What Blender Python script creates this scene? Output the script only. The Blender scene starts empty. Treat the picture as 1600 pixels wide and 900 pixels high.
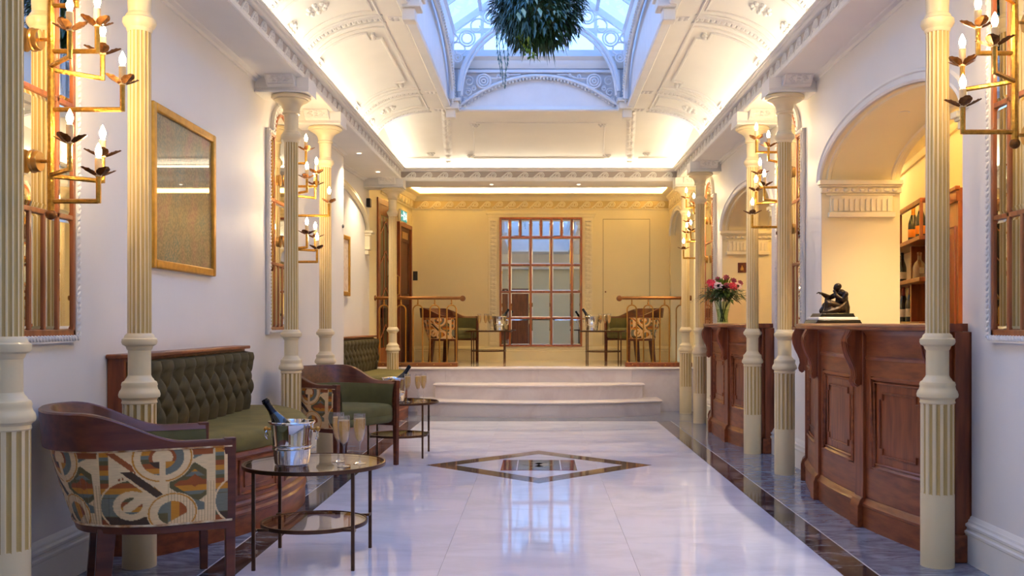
import bpy, bmesh, math, random
import numpy as np
from mathutils import Vector, Matrix
R = math.radians
PI = math.pi
random.seed(7)
scene = bpy.context.scene
COL = scene.collection

# ------------------------------------------------------------------ camera
cam_data = bpy.data.cameras.new('camera')
cam = bpy.data.objects.new('camera', cam_data)
COL.objects.link(cam)
cam.location = (0, 0, 1.13)
cam.rotation_euler = (R(90), 0, 0)
cam_data.sensor_fit = 'HORIZONTAL'
cam_data.sensor_width = 36
cam_data.lens = 1550 / 1600 * 36
cam_data.shift_x = -42 / 1600
cam_data.shift_y = 55.5 / 1600
cam_data.clip_start = 0.05
scene.camera = cam

# ------------------------------------------------------------------ view
scene.view_settings.view_transform = 'Standard'
scene.view_settings.look = 'None'
scene.view_settings.exposure = 0.75
scene.view_settings.gamma = 1.0

# light levels
SKY = 2.0
COVE = 8.0
BACK_COVE = 84.0
BAR_COVE = 130.0
BULB = 185.0
SPOT = 12.0
SPOT_WATTS = 45.0

# ------------------------------------------------------------------ world: clear evening sky
world = bpy.data.worlds.new('sky')
scene.world = world
world.use_nodes = True
wn = world.node_tree
for n in list(wn.nodes):
    wn.nodes.remove(n)
wo = wn.nodes.new('ShaderNodeOutputWorld')
bg = wn.nodes.new('ShaderNodeBackground')
tc = wn.nodes.new('ShaderNodeTexCoord')
sp = wn.nodes.new('ShaderNodeSeparateXYZ')
rp = wn.nodes.new('ShaderNodeValToRGB')
rp.color_ramp.elements[0].position = 0.0
rp.color_ramp.elements[0].color = (0.42, 0.60, 1.0, 1)
rp.color_ramp.elements[1].position = 1.0
rp.color_ramp.elements[1].color = (0.34, 0.53, 1.0, 1)
wn.links.new(tc.outputs['Generated'], sp.inputs[0])
wn.links.new(sp.outputs['Z'], rp.inputs[0])
wn.links.new(rp.outputs[0], bg.inputs['Color'])
bg.inputs['Strength'].default_value = SKY
wn.links.new(bg.outputs[0], wo.inputs['Surface'])

# portal that guides the daylight through the skylight opening (adds no light)
pl = bpy.data.lights.new('skylight_portal', 'AREA')
pl.shape = 'RECTANGLE'
pl.size, pl.size_y = 1.9, 12.6
pl.cycles.is_portal = True
po = bpy.data.objects.new('skylight_portal', pl)
COL.objects.link(po)
po.location = (0, 4.45, 4.2)

# ------------------------------------------------------------------ materials
def nodes_of(m):
    m.use_nodes = True
    nt = m.node_tree
    for n in list(nt.nodes):
        nt.nodes.remove(n)
    return nt, nt.nodes, nt.links

def lin(c):
    return tuple((x / 255 / 12.92) if x / 255 <= 0.04045 else ((x / 255 + 0.055) / 1.055) ** 2.4 for x in c)

def M(name, rgb, rough=0.5, metal=0.0, var=0.08, scale=6.0, bump=0.0, bscale=80.0, coat=0.0,
      sheen=0.0, stretch=(1, 1, 1), rgb2=None, detail=3.0, spec=0.5, world_pos=False, rvar=0.0):
    """procedural paint / wood / metal: noise-mixed colour, optional bump"""
    m = bpy.data.materials.new(name)
    nt, N, L = nodes_of(m)
    out = N.new('ShaderNodeOutputMaterial')
    b = N.new('ShaderNodeBsdfPrincipled')
    L.new(b.outputs[0], out.inputs[0])
    c = lin(rgb)
    c2 = lin(rgb2) if rgb2 else tuple(x * (1 - var) for x in c)
    if world_pos:
        src = N.new('ShaderNodeNewGeometry').outputs['Position']
    else:
        src = N.new('ShaderNodeTexCoord').outputs['Object']
    mp = N.new('ShaderNodeMapping')
    mp.inputs['Scale'].default_value = stretch
    L.new(src, mp.inputs[0])
    no = N.new('ShaderNodeTexNoise')
    no.inputs['Scale'].default_value = scale
    no.inputs['Detail'].default_value = detail
    L.new(mp.outputs[0], no.inputs['Vector'])
    ra = N.new('ShaderNodeValToRGB')
    ra.color_ramp.elements[0].position = 0.35
    ra.color_ramp.elements[1].position = 0.65
    ra.color_ramp.elements[0].color = (*c, 1)
    ra.color_ramp.elements[1].color = (*c2, 1)
    L.new(no.outputs['Fac'], ra.inputs[0])
    L.new(ra.outputs[0], b.inputs['Base Color'])
    b.inputs['Roughness'].default_value = rough
    b.inputs['Metallic'].default_value = metal
    b.inputs['Coat Weight'].default_value = coat
    b.inputs['Coat Roughness'].default_value = 0.08
    b.inputs['Sheen Weight'].default_value = sheen
    b.inputs['Sheen Roughness'].default_value = 0.4
    b.inputs['Sheen Tint'].default_value = (*c, 1)
    b.inputs['Specular IOR Level'].default_value = spec
    if bump > 0:
        n2 = N.new('ShaderNodeTexNoise')
        n2.inputs['Scale'].default_value = bscale
        n2.inputs['Detail'].default_value = 2
        L.new(mp.outputs[0], n2.inputs['Vector'])
        bu = N.new('ShaderNodeBump')
        bu.inputs['Strength'].default_value = bump
        bu.inputs['Distance'].default_value = 0.004
        L.new(n2.outputs['Fac'], bu.inputs['Height'])
        L.new(bu.outputs[0], b.inputs['Normal'])
    return m

def marble(name, base, vein, rough=0.07, vscale=1.6, vein_lo=0.47, vein_hi=0.53, cloud=0.5, bump=0.0):
    m = bpy.data.materials.new(name)
    nt, N, L = nodes_of(m)
    out = N.new('ShaderNodeOutputMaterial')
    b = N.new('ShaderNodeBsdfPrincipled')
    L.new(b.outputs[0], out.inputs[0])
    g = N.new('ShaderNodeNewGeometry')
    oi = N.new('ShaderNodeObjectInfo')
    ad = N.new('ShaderNodeVectorMath'); ad.operation = 'ADD'
    mu = N.new('ShaderNodeMath'); mu.operation = 'MULTIPLY'; mu.inputs[1].default_value = 3.0
    L.new(oi.outputs['Random'], mu.inputs[0])
    L.new(g.outputs['Position'], ad.inputs[0]); L.new(mu.outputs[0], ad.inputs[1])
    mp = N.new('ShaderNodeMapping'); mp.inputs['Rotation'].default_value = (0, 0, 0.5)
    mp.inputs['Scale'].default_value = (1, 2.2, 1)
    L.new(ad.outputs[0], mp.inputs[0])
    n1 = N.new('ShaderNodeTexNoise'); n1.inputs['Scale'].default_value = vscale
    n1.inputs['Detail'].default_value = 8; n1.inputs['Roughness'].default_value = 0.62
    n1.inputs['Distortion'].default_value = 0.8
    L.new(mp.outputs[0], n1.inputs['Vector'])
    r1 = N.new('ShaderNodeValToRGB')
    e = r1.color_ramp.elements
    e[0].position = vein_lo - 0.06; e[0].color = (0, 0, 0, 1)
    e[1].position = (vein_lo + vein_hi) / 2; e[1].color = (1, 1, 1, 1)
    e2 = e.new(vein_hi + 0.06); e2.color = (0, 0, 0, 1)
    L.new(n1.outputs['Fac'], r1.inputs[0])
    n2 = N.new('ShaderNodeTexNoise'); n2.inputs['Scale'].default_value = vscale * 3; n2.inputs['Detail'].default_value = 6
    L.new(mp.outputs[0], n2.inputs['Vector'])
    mm = N.new('ShaderNodeMath'); mm.operation = 'MULTIPLY_ADD'
    mm.inputs[1].default_value = cloud; mm.inputs[2].default_value = 0.0
    L.new(n2.outputs['Fac'], mm.inputs[0])
    mx2 = N.new('ShaderNodeMath'); mx2.operation = 'MULTIPLY'
    L.new(r1.outputs[0], mx2.inputs[0]); L.new(mm.outputs[0], mx2.inputs[1])
    mx = N.new('ShaderNodeMix'); mx.data_type = 'RGBA'
    mx.inputs['A'].default_value = (*lin(base), 1); mx.inputs['B'].default_value = (*lin(vein), 1)
    L.new(mx2.outputs[0], mx.inputs['Factor'])
    L.new(mx.outputs['Result'], b.inputs['Base Color'])
    b.inputs['Roughness'].default_value = rough
    return m

def wood(name, a, b_, rough=0.32, axis='z', scale=5.0, coat=0.25):
    st = {'x': (0.12, 1, 1), 'y': (1, 0.12, 1), 'z': (1, 1, 0.12)}[axis]
    return M(name, a, rough, 0, rgb2=b_, scale=scale * 6, stretch=st, detail=6, coat=coat, bump=0.08, bscale=scale * 20)

def emit(name, rgb, strength):
    m = bpy.data.materials.new(name)
    nt, N, L = nodes_of(m)
    out = N.new('ShaderNodeOutputMaterial')
    e = N.new('ShaderNodeEmission')
    e.inputs['Color'].default_value = (*rgb, 1)
    e.inputs['Strength'].default_value = strength
    L.new(e.outputs[0], out.inputs[0])
    return m

def thin_glass(name, tint=(1, 1, 1), rough=0.0, base_fac=0.06, grazing=0.9, diffuse=0.0, dcol=(1, 1, 1)):
    """clear pane: transparent body under a Fresnel-weighted reflection"""
    m = bpy.data.materials.new(name)
    nt, N, L = nodes_of(m)
    out = N.new('ShaderNodeOutputMaterial')
    t = N.new('ShaderNodeBsdfTransparent'); t.inputs[0].default_value = (*tint, 1)
    body = t.outputs[0]
    if diffuse > 0:
        d = N.new('ShaderNodeBsdfTranslucent'); d.inputs[0].default_value = (*dcol, 1)
        d2 = N.new('ShaderNodeBsdfDiffuse'); d2.inputs[0].default_value = (*dcol, 1)
        m0 = N.new('ShaderNodeMixShader'); m0.inputs[0].default_value = 0.5
        L.new(d.outputs[0], m0.inputs[1]); L.new(d2.outputs[0], m0.inputs[2])
        m1 = N.new('ShaderNodeMixShader'); m1.inputs[0].default_value = diffuse
        L.new(t.outputs[0], m1.inputs[1]); L.new(m0.outputs[0], m1.inputs[2])
        body = m1.outputs[0]
    g = N.new('ShaderNodeBsdfGlossy'); g.inputs['Roughness'].default_value = rough
    lw = N.new('ShaderNodeLayerWeight'); lw.inputs['Blend'].default_value = 0.25
    mr = N.new('ShaderNodeMapRange')
    mr.inputs['To Min'].default_value = base_fac; mr.inputs['To Max'].default_value = grazing
    L.new(lw.outputs['Facing'], mr.inputs['Value'])
    pw = N.new('ShaderNodeMath'); pw.operation = 'POWER'; pw.inputs[1].default_value = 1.6
    L.new(mr.outputs[0], pw.inputs[0])
    mx = N.new('ShaderNodeMixShader')
    L.new(pw.outputs[0], mx.inputs[0]); L.new(body, mx.inputs[1]); L.new(g.outputs[0], mx.inputs[2])
    L.new(mx.outputs[0], out.inputs[0])
    return m

paint = M('wall_paint', (233, 229, 224), 0.55, var=0.03, scale=2, bump=0.03, bscale=120)
paint_trim = M('trim_paint', (236, 232, 224), 0.45, var=0.04, scale=4)
paint_ceil = M('ceiling_paint', (240, 236, 226), 0.6, var=0.03, scale=3)
paint_orn = M('ornament_plaster', (236, 232, 224), 0.5, var=0.10, scale=30, bump=0.6, bscale=55)
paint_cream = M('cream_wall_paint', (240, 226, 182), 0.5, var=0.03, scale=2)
paint_cream_trim = M('cream_trim_paint', (242, 230, 192), 0.45, var=0.04, scale=4)
frieze_dark = M('frieze_ground_dark', (186, 174, 164), 0.5, var=0.06, scale=10)  # frieze ground, darker and greyer than the scrolls on it
frieze_dark2 = M('cream_frieze_ground', (214, 190, 132), 0.5, var=0.06, scale=10)  # landing frieze ground, darker than its cream scrolls
paint_frame = M('skylight_paint', (232, 234, 238), 0.4, var=0.05, scale=6)
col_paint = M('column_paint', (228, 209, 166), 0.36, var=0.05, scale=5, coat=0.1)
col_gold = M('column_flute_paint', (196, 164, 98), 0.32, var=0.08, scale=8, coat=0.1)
mahog = wood('mahogany', (142, 74, 36), (106, 48, 22), rough=0.38, axis='z', coat=0.12)
mahog_h = wood('mahogany_rail', (146, 78, 38), (110, 52, 24), rough=0.38, axis='y', coat=0.12)
oak = wood('honey_oak', (150, 92, 42), (118, 66, 26), axis='x', coat=0.3)
copper_wood = wood('mirror_bar_wood', (172, 98, 50), (138, 72, 32), axis='z', coat=0.4)
door_wood = wood('door_wood', (158, 84, 34), (124, 60, 22), axis='z', coat=0.35)
door_dark = wood('dark_door_wood', (84, 32, 18), (58, 20, 12), rough=0.6, axis='z', coat=0.0)
chair_wood = wood('chair_wood', (104, 48, 22), (74, 31, 14), rough=0.4, axis='x', coat=0.12)
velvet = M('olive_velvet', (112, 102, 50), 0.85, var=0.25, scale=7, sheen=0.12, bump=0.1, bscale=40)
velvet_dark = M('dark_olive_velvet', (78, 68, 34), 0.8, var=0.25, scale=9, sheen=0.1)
velvet_chair = M('green_chair_velvet', (94, 92, 52), 0.85, var=0.22, scale=8, sheen=0.12)
brass = M('brass', (196, 150, 80), 0.28, 1.0, var=0.15, scale=14)
brass_dark = M('aged_brass', (150, 104, 62), 0.32, 1.0, var=0.2, scale=10)
gold_leaf = M('hammered_gold', (204, 154, 66), 0.34, 1.0, var=0.3, scale=60, bump=0.8, bscale=90)
leaf_bronze = M('bronze_leaf', (150, 100, 54), 0.42, 1.0, var=0.5, scale=45, bump=0.6, bscale=70)
gold_frame = M('gilt_frame', (206, 156, 62), 0.38, 0.75, var=0.2, scale=25)
bronze_metal = M('brown_metal', (98, 70, 52), 0.35, 0.9, var=0.2, scale=18)
chrome = M('polished_steel', (225, 225, 228), 0.07, 1.0, var=0.03, scale=4)
statue_bronze = M('dark_bronze', (44, 34, 28), 0.32, 0.7, var=0.3, scale=30)
black_stone = M('black_marble_base', (22, 20, 20), 0.15, var=0.3, scale=12)
white_stone = M('white_marble_base', (236, 232, 226), 0.2, var=0.04, scale=10)
bottle_glass = M('dark_bottle_glass', (14, 20, 12), 0.08, var=0.2, scale=4, coat=0.5)
foil_dark = M('dark_foil', (22, 26, 38), 0.25, 0.6, var=0.25, scale=60, bump=0.3)
foil_orange = M('orange_foil', (214, 140, 40), 0.35, 0.4, var=0.2, scale=60, bump=0.3)
label_orange = M('orange_label', (226, 140, 36), 0.5)
label_white = M('white_label', (228, 222, 206), 0.6)
foil_red = M('red_foil', (110, 24, 18), 0.35, 0.3)
black_plastic = M('black_plastic', (20, 20, 22), 0.4)
candle_wax = M('candle_sleeve', (236, 212, 158), 0.5, var=0.05)
bulb_mat = emit('bulb_glow', (1.0, 0.74, 0.40), BULB)
led_warm = emit('cove_led', (1.0, 0.88, 0.68), COVE)
led_back = emit('back_cove_led', (1.0, 0.72, 0.36), BACK_COVE)
led_bar = emit('bar_cove_led', (1.0, 0.68, 0.32), BAR_COVE)
spot_mat = emit('downlight_glow', (1.0, 0.86, 0.62), SPOT)
mirror_mat = M('silvered_mirror', (232, 228, 214), 0.015, 1.0, var=0.01, scale=2)
bevel_mat = M('mirror_bevel', (236, 234, 226), 0.03, 1.0, var=0.01, scale=2)
marble_white = marble('white_marble', (224, 227, 245), (198, 201, 219), 0.035, 0.9, cloud=0.9)
marble_dark = marble('dark_marble', (52, 46, 46), (160, 156, 160), 0.07, 2.6, 0.495, 0.5, cloud=1.0)
marble_grey = marble('blue_grey_marble', (148, 156, 172), (92, 100, 118), 0.10, 3.4, 0.44, 0.56, cloud=1.6)
marble_step = marble('step_marble', (222, 214, 214), (200, 186, 188), 0.16, 0.9, cloud=0.9)
marble_landing = marble('landing_marble', (226, 212, 184), (200, 182, 150), 0.08, 0.9, cloud=0.9)
inlay_brown = marble('brown_inlay', (96, 76, 64), (140, 122, 104), 0.06, 5.0, cloud=1.2)
inlay_red = marble('red_inlay', (122, 58, 62), (150, 90, 92), 0.06, 7.0, cloud=1.2)
inlay_teal = marble('teal_inlay', (60, 66, 64), (120, 112, 90), 0.06, 8.0, cloud=1.4)
inlay_gold = M('gold_inlay', (168, 142, 84), 0.08, 0.2)
inlay_white = marble('emblem_white', (224, 222, 226), (204, 204, 212), 0.06, 2.0)
grout = M('grout', (176, 172, 172), 0.7)
glass_table = thin_glass('table_glass', (0.90, 0.90, 0.90), 0.01, 0.26, 0.95)
glass_sky = thin_glass('roof_glass', (0.80, 0.90, 1.0), 0.02, 0.04, 0.7)
glass_drink = thin_glass('flute_glass', (0.97, 0.97, 0.97), 0.0, 0.16, 0.95, 0.06, (1, 1, 1))
champagne = thin_glass('champagne', (1.0, 0.86, 0.48), 0.0, 0.08, 0.5, 0.50, (1.0, 0.72, 0.24))
glass_vase = thin_glass('vase_glass', (0.86, 0.93, 0.84), 0.0, 0.08, 0.9)
glass_door = M('dark_door_glass', (30, 18, 16), 0.12, var=0.2, scale=3, coat=0.0, spec=0.25)
leaf_dark = M('dark_leaf', (26, 52, 24), 0.5, rgb2=(48, 80, 36), scale=20)
leaf_blue = M('blue_green_leaf', (74, 112, 114), 0.5, rgb2=(104, 146, 148), scale=20)
leaf_pale = M('pale_leaf', (176, 200, 176), 0.5, rgb2=(120, 160, 130), scale=20)
leaf_lime = M('lime_leaf', (120, 140, 34), 0.5, rgb2=(84, 116, 28), scale=20)
leaf_bouquet = M('bouquet_leaf', (26, 58, 24), 0.5, rgb2=(52, 84, 36), scale=20)
petal_pink = M('pink_petal', (222, 62, 92), 0.6, rgb2=(196, 40, 76), scale=30)
petal_white = M('white_petal', (240, 226, 230), 0.6, rgb2=(226, 190, 206), scale=30)
petal_plum = M('plum_petal', (122, 40, 76), 0.6, rgb2=(152, 64, 92), scale=30)
petal_dark = M('flower_eye', (24, 16, 30), 0.6)
sign_green = emit('exit_sign_glow', (0.10, 0.40, 0.30), 0.6)
sign_ink = M('exit_sign_print', (14, 110, 80), 0.5)
sign_white = emit('exit_sign_letters', (0.95, 1.0, 0.98), 1.4)
rubber = M('sensor_grey', (90, 90, 92), 0.5)

def painting_material():
    m = bpy.data.materials.new('glazed_abstract_painting')
    nt, N, L = nodes_of(m)
    out = N.new('ShaderNodeOutputMaterial')
    b = N.new('ShaderNodeBsdfPrincipled'); L.new(b.outputs[0], out.inputs[0])
    tc = N.new('ShaderNodeTexCoord')
    n1 = N.new('ShaderNodeTexNoise'); n1.inputs['Scale'].default_value = 70; n1.inputs['Detail'].default_value = 5
    n2 = N.new('ShaderNodeTexNoise'); n2.inputs['Scale'].default_value = 3.2; n2.inputs['Detail'].default_value = 3
    vo = N.new('ShaderNodeTexVoronoi'); vo.inputs['Scale'].default_value = 46
    for n in (n1, n2, vo):
        L.new(tc.outputs['Object'], n.inputs['Vector'])
    r2 = N.new('ShaderNodeValToRGB')
    e = r2.color_ramp.elements
    e[0].position = 0.36; e[0].color = (*lin((62, 92, 84)), 1)
    e[1].position = 0.64; e[1].color = (*lin((128, 82, 70)), 1)
    e.new(0.5).color = (*lin((92, 88, 56)), 1)
    L.new(n2.outputs['Fac'], r2.inputs[0])
    r1 = N.new('ShaderNodeValToRGB')
    r1.color_ramp.elements[0].position = 0.42; r1.color_ramp.elements[0].color = (0, 0, 0, 1)
    r1.color_ramp.elements[1].position = 0.62; r1.color_ramp.elements[1].color = (1, 1, 1, 1)
    L.new(n1.outputs['Fac'], r1.inputs[0])
    mx = N.new('ShaderNodeMix'); mx.data_type = 'RGBA'
    mx.inputs['B'].default_value = (*lin((150, 128, 96)), 1)
    ml = N.new('ShaderNodeMath'); ml.operation = 'MULTIPLY'; ml.inputs[1].default_value = 0.6
    L.new(r1.outputs[0], ml.inputs[0]); L.new(ml.outputs[0], mx.inputs['Factor'])
    L.new(r2.outputs[0], mx.inputs['A'])
    L.new(mx.outputs['Result'], b.inputs['Base Color'])
    b.inputs['Roughness'].default_value = 0.5
    b.inputs['Coat Weight'].default_value = 1.0
    b.inputs['Coat Roughness'].default_value = 0.015
    b.inputs['Coat IOR'].default_value = 2.2
    return m
painting_mat = painting_material()

def print_material():
    m = bpy.data.materials.new('geometric_print_fabric')
    nt, N, L = nodes_of(m)
    out = N.new('ShaderNodeOutputMaterial')
    b = N.new('ShaderNodeBsdfPrincipled'); L.new(b.outputs[0], out.inputs[0])
    at = N.new('ShaderNodeAttribute'); at.attribute_name = 'print'
    tc = N.new('ShaderNodeTexCoord')
    mp = N.new('ShaderNodeMapping'); mp.inputs['Scale'].default_value = (30, 30, 420)
    no = N.new('ShaderNodeTexNoise'); no.inputs['Scale'].default_value = 1.0; no.inputs['Detail'].default_value = 2
    L.new(tc.outputs['Object'], mp.inputs[0]); L.new(mp.outputs[0], no.inputs['Vector'])
    mr = N.new('ShaderNodeMapRange'); mr.inputs['To Min'].default_value = 0.72; mr.inputs['To Max'].default_value = 1.22
    L.new(no.outputs['Fac'], mr.inputs['Value'])
    mu = N.new('ShaderNodeVectorMath'); mu.operation = 'SCALE'
    L.new(at.outputs['Color'], mu.inputs[0]); L.new(mr.outputs[0], mu.inputs['Scale'])
    L.new(mu.outputs[0], b.inputs['Base Color'])
    b.inputs['Roughness'].default_value = 0.8
    b.inputs['Sheen Weight'].default_value = 0.15
    return m
print_mat = print_material()

# ------------------------------------------------------------------ mesh helpers
class MB:
    def __init__(self):
        self.v = []; self.f = []; self.m = []
    def add(self, vs, fs, mi=0):
        o = len(self.v)
        self.v.extend([tuple(p) for p in vs])
        for f in fs:
            self.f.append(tuple(o + i for i in f)); self.m.append(mi)
        return self
    def box(self, x0, x1, y0, y1, z0, z1, mi=0, mat=None):
        vs = [(x, y, z) for z in (z0, z1) for y in (y0, y1) for x in (x0, x1)]
        if mat is not None:
            vs = [mat @ Vector(p) for p in vs]
        return self.add(vs, [(0, 2, 3, 1), (4, 5, 7, 6), (0, 1, 5, 4), (2, 6, 7, 3), (0, 4, 6, 2), (1, 3, 7, 5)], mi)
    def lathe(self, prof, n=32, c=(0, 0, 0), mi=0, mat=None, cap=True):
        vs = []; k = len(prof)
        for i in range(n):
            a = 2 * PI * i / n
            for r, z in prof:
                vs.append((c[0] + r * math.cos(a), c[1] + r * math.sin(a), c[2] + z))
        fs = []
        for i in range(n):
            j = (i + 1) % n
            for q in range(k - 1):
                fs.append((i * k + q, j * k + q, j * k + q + 1, i * k + q + 1))
        if cap:
            if prof[0][0] > 1e-6: fs.append(tuple(i * k for i in reversed(range(n))))
            if prof[-1][0] > 1e-6: fs.append(tuple(i * k + k - 1 for i in range(n)))
        if mat is not None:
            vs = [mat @ Vector(p) for p in vs]
        return self.add(vs, fs, mi)
    def tube(self, path, r, n=8, closed=False, mi=0, cap=True, flat=None):
        P = [Vector(p) for p in path]; k = len(P)
        rr = r if isinstance(r, (list, tuple)) else [r] * k
        T = []
        for i in range(k):
            if closed: t = P[(i + 1) % k] - P[i - 1]
            else: t = P[min(i + 1, k - 1)] - P[max(i - 1, 0)]
            T.append(t.normalized() if t.length > 1e-9 else Vector((0, 0, 1)))
        up = Vector((0, 0, 1)) if abs(T[0].z) < 0.9 else Vector((1, 0, 0))
        u = T[0].cross(up).normalized(); vs = []
        for i in range(k):
            u = (u - T[i] * u.dot(T[i]))
            u = u.normalized() if u.length > 1e-6 else T[i].orthogonal().normalized()
            w = T[i].cross(u)
            for j in range(n):
                a = 2 * PI * (j + 0.5) / n
                vs.append(P[i] + (u * math.cos(a) + w * math.sin(a)) * rr[i])
        fs = []
        rng = k if closed else k - 1
        for i in range(rng):
            i2 = (i + 1) % k
            for j in range(n):
                j2 = (j + 1) % n
                fs.append((i * n + j, i * n + j2, i2 * n + j2, i2 * n + j))
        if cap and not closed:
            fs.append(tuple(reversed(range(n)))); fs.append(tuple((k - 1) * n + j for j in range(n)))
        return self.add(vs, fs, mi)
    def prism(self, poly, t0, t1, fn, mi=0):
        """poly of (a,b) pushed from t0 to t1; fn(a,b,t) -> point"""
        n = len(poly)
        vs = [fn(a, b, t0) for a, b in poly] + [fn(a, b, t1) for a, b in poly]
        fs = [(i, (i + 1) % n, n + (i + 1) % n, n + i) for i in range(n)]
        fs += [tuple(reversed(range(n))), tuple(range(n, 2 * n))]
        return self.add(vs, fs, mi)
    def sweep(self, pts, prof, closed=False, cap=True, mi=0, closed_prof=True):
        """profile (off, z) carried along a plan path; positive off = right of travel. prof may be fn(i)"""
        P = [Vector((p[0], p[1])) for p in pts]; k = len(P)
        NN = []
        for i in range(k):
            def seg(a, b):
                t = (P[b] - P[a]).normalized(); return Vector((t.y, -t.x))
            if closed:
                n1, n2 = seg(i - 1, i), seg(i, (i + 1) % k)
            else:
                n1 = seg(max(i - 1, 0), max(i, 1)); n2 = seg(min(i, k - 2), min(i + 1, k - 1))
            s = n1 + n2
            NN.append(s / max(0.3, (s.dot(n1))) if s.length > 1e-6 else n1)
        vs = []; q = None
        for i in range(k):
            pr = prof(i) if callable(prof) else prof
            q = len(pr)
            for o, z in pr:
                vs.append((P[i].x + NN[i].x * o, P[i].y + NN[i].y * o, z))
        fs = []
        for i in range(k if closed else k - 1):
            i2 = (i + 1) % k
            for j in range(q if closed_prof else q - 1):
                j2 = (j + 1) % q
                fs.append((i * q + j, i2 * q + j, i2 * q + j2, i * q + j2))
        if cap and not closed and closed_prof:
            fs.append(tuple(range(q))); fs.append(tuple((k - 1) * q + j for j in reversed(range(q))))
        return self.add(vs, fs, mi)
    def grid(self, nu, nv, fn, mi=0, closed_u=False, closed_v=False):
        vs = [fn(i / (nu if closed_u else nu - 1), j / (nv if closed_v else nv - 1)) for i in range(nu) for j in range(nv)]
        fs = []
        for i in range(nu if closed_u else nu - 1):
            i2 = (i + 1) % nu
            for j in range(nv if closed_v else nv - 1):
                j2 = (j + 1) % nv
                fs.append((i * nv + j, i2 * nv + j, i2 * nv + j2, i * nv + j2))
        return self.add(vs, fs, mi)
    def sphere(self, c, r, n=12, m=8, mi=0, mat=None):
        rx, ry, rz = r if isinstance(r, (tuple, list)) else (r, r, r)
        vs = [(0, 0, -rz)]
        for j in range(1, m):
            a = -PI / 2 + PI * j / m
            for i in range(n):
                b = 2 * PI * i / n
                vs.append((rx * math.cos(a) * math.cos(b), ry * math.cos(a) * math.sin(b), rz * math.sin(a)))
        vs.append((0, 0, rz)); L = len(vs) - 1
        fs = [(0, 1 + (i + 1) % n, 1 + i) for i in range(n)]
        for j in range(m - 2):
            for i in range(n):
                a = 1 + j * n; b = a + n; i2 = (i + 1) % n
                fs.append((a + i, a + i2, b + i2, b + i))
        fs += [(L, 1 + (m - 2) * n + i, 1 + (m - 2) * n + (i + 1) % n) for i in range(n)]
        if mat is not None: vs = [mat @ Vector(p) for p in vs]
        vs = [Vector(p) + Vector(c) for p in vs]
        return self.add(vs, fs, mi)
    def puff(self, outline, levels, mi=0):
        """closed outline of (x,y) lofted through levels of (inset, z)"""
        k = len(outline)
        P = [Vector(p) for p in outline]
        cx = sum((p.x for p in P)) / k; cy = sum((p.y for p in P)) / k
        vs = []
        for ins, z in levels:
            for p in P:
                d = Vector((p.x - cx, p.y - cy)); l = d.length
                d = d * max(0.0, (l - ins) / l) if l > 1e-6 else d
                vs.append((cx + d.x, cy + d.y, z))
        fs = []
        for a in range(len(levels) - 1):
            for i in range(k):
                j = (i + 1) % k
                fs.append((a * k + i, a * k + j, (a + 1) * k + j, (a + 1) * k + i))
        fs.append(tuple(reversed(range(k)))); fs.append(tuple((len(levels) - 1) * k + i for i in range(k)))
        return self.add(vs, fs, mi)
    def mesh(self, name, mats, smooth=35):
        me = bpy.data.meshes.new(name)
        me.from_pydata(self.v, [], self.f)
        mats = mats if isinstance(mats, (list, tuple)) else [mats]
        for m in mats: me.materials.append(m)
        if len(mats) > 1: me.polygons.foreach_set('material_index', self.m)
        bm = bmesh.new(); bm.from_mesh(me)
        bmesh.ops.recalc_face_normals(bm, faces=bm.faces)
        bm.to_mesh(me); bm.free()
        if smooth:
            me.shade_smooth(); me.set_sharp_from_angle(angle=R(smooth))
        me.update()
        return me
    def build(self, name, mats, parent=None, bevel=0, smooth=35, kind=None, loc=None, rotz=0):
        return place(name, self.mesh(name, mats, smooth), parent, loc, rotz, bevel, kind)

def place(name, me, parent=None, loc=None, rotz=0, bevel=0, kind=None):
    o = bpy.data.objects.new(name, me)
    COL.objects.link(o)
    if parent is not None: o.parent = parent
    if loc is not None: o.location = loc
    if rotz: o.rotation_euler = (0, 0, rotz)
    if bevel:
        b = o.modifiers.new('bevel', 'BEVEL'); b.width = bevel; b.segments = 2
        b.limit_method = 'ANGLE'; b.angle_limit = R(40)
    if kind: o['kind'] = kind
    return o

def tag(o, label, cat, group=None):
    o['label'] = label; o['category'] = cat
    if group: o['group'] = group
    return o

def thing(name, label, cat, loc=(0, 0, 0), rotz=0, group=None):
    o = bpy.data.objects.new(name, None)
    COL.objects.link(o)
    o.empty_display_size = 0.05
    o.location = loc; o.rotation_euler = (0, 0, rotz)
    return tag(o, label, cat, group)

def structure(name):
    o = bpy.data.objects.new(name, None)
    COL.objects.link(o)
    o.empty_display_size = 0.05
    o['kind'] = 'structure'
    return o

KIDS = {}
def kids(o):
    return [c for c in bpy.data.objects if c.parent == o]
def dup(root, loc, rotz, label, group=None):
    r = root.copy(); COL.objects.link(r); r.location = loc; r.rotation_euler = (0, 0, rotz)
    r['label'] = label
    if group: r['group'] = group
    for ch in kids(root):
        c = ch.copy(); COL.objects.link(c); c.parent = r
        for g in kids(ch):
            d = g.copy(); COL.objects.link(d); d.parent = c
    return r

def smoothstep(a, b, x):
    t = min(1, max(0, (x - a) / (b - a))); return t * t * (3 - 2 * t)
# ================================================================== SETTING
XL, XR = -2.10, 2.05          # hall wall faces
Y0 = -3.0                     # wall behind the camera
YS = 12.7                     # cross cornice / landing edge
YB = 15.2                     # back wall
ZS = 2.95                     # side soffit
LZ = 0.565                    # landing height

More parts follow.
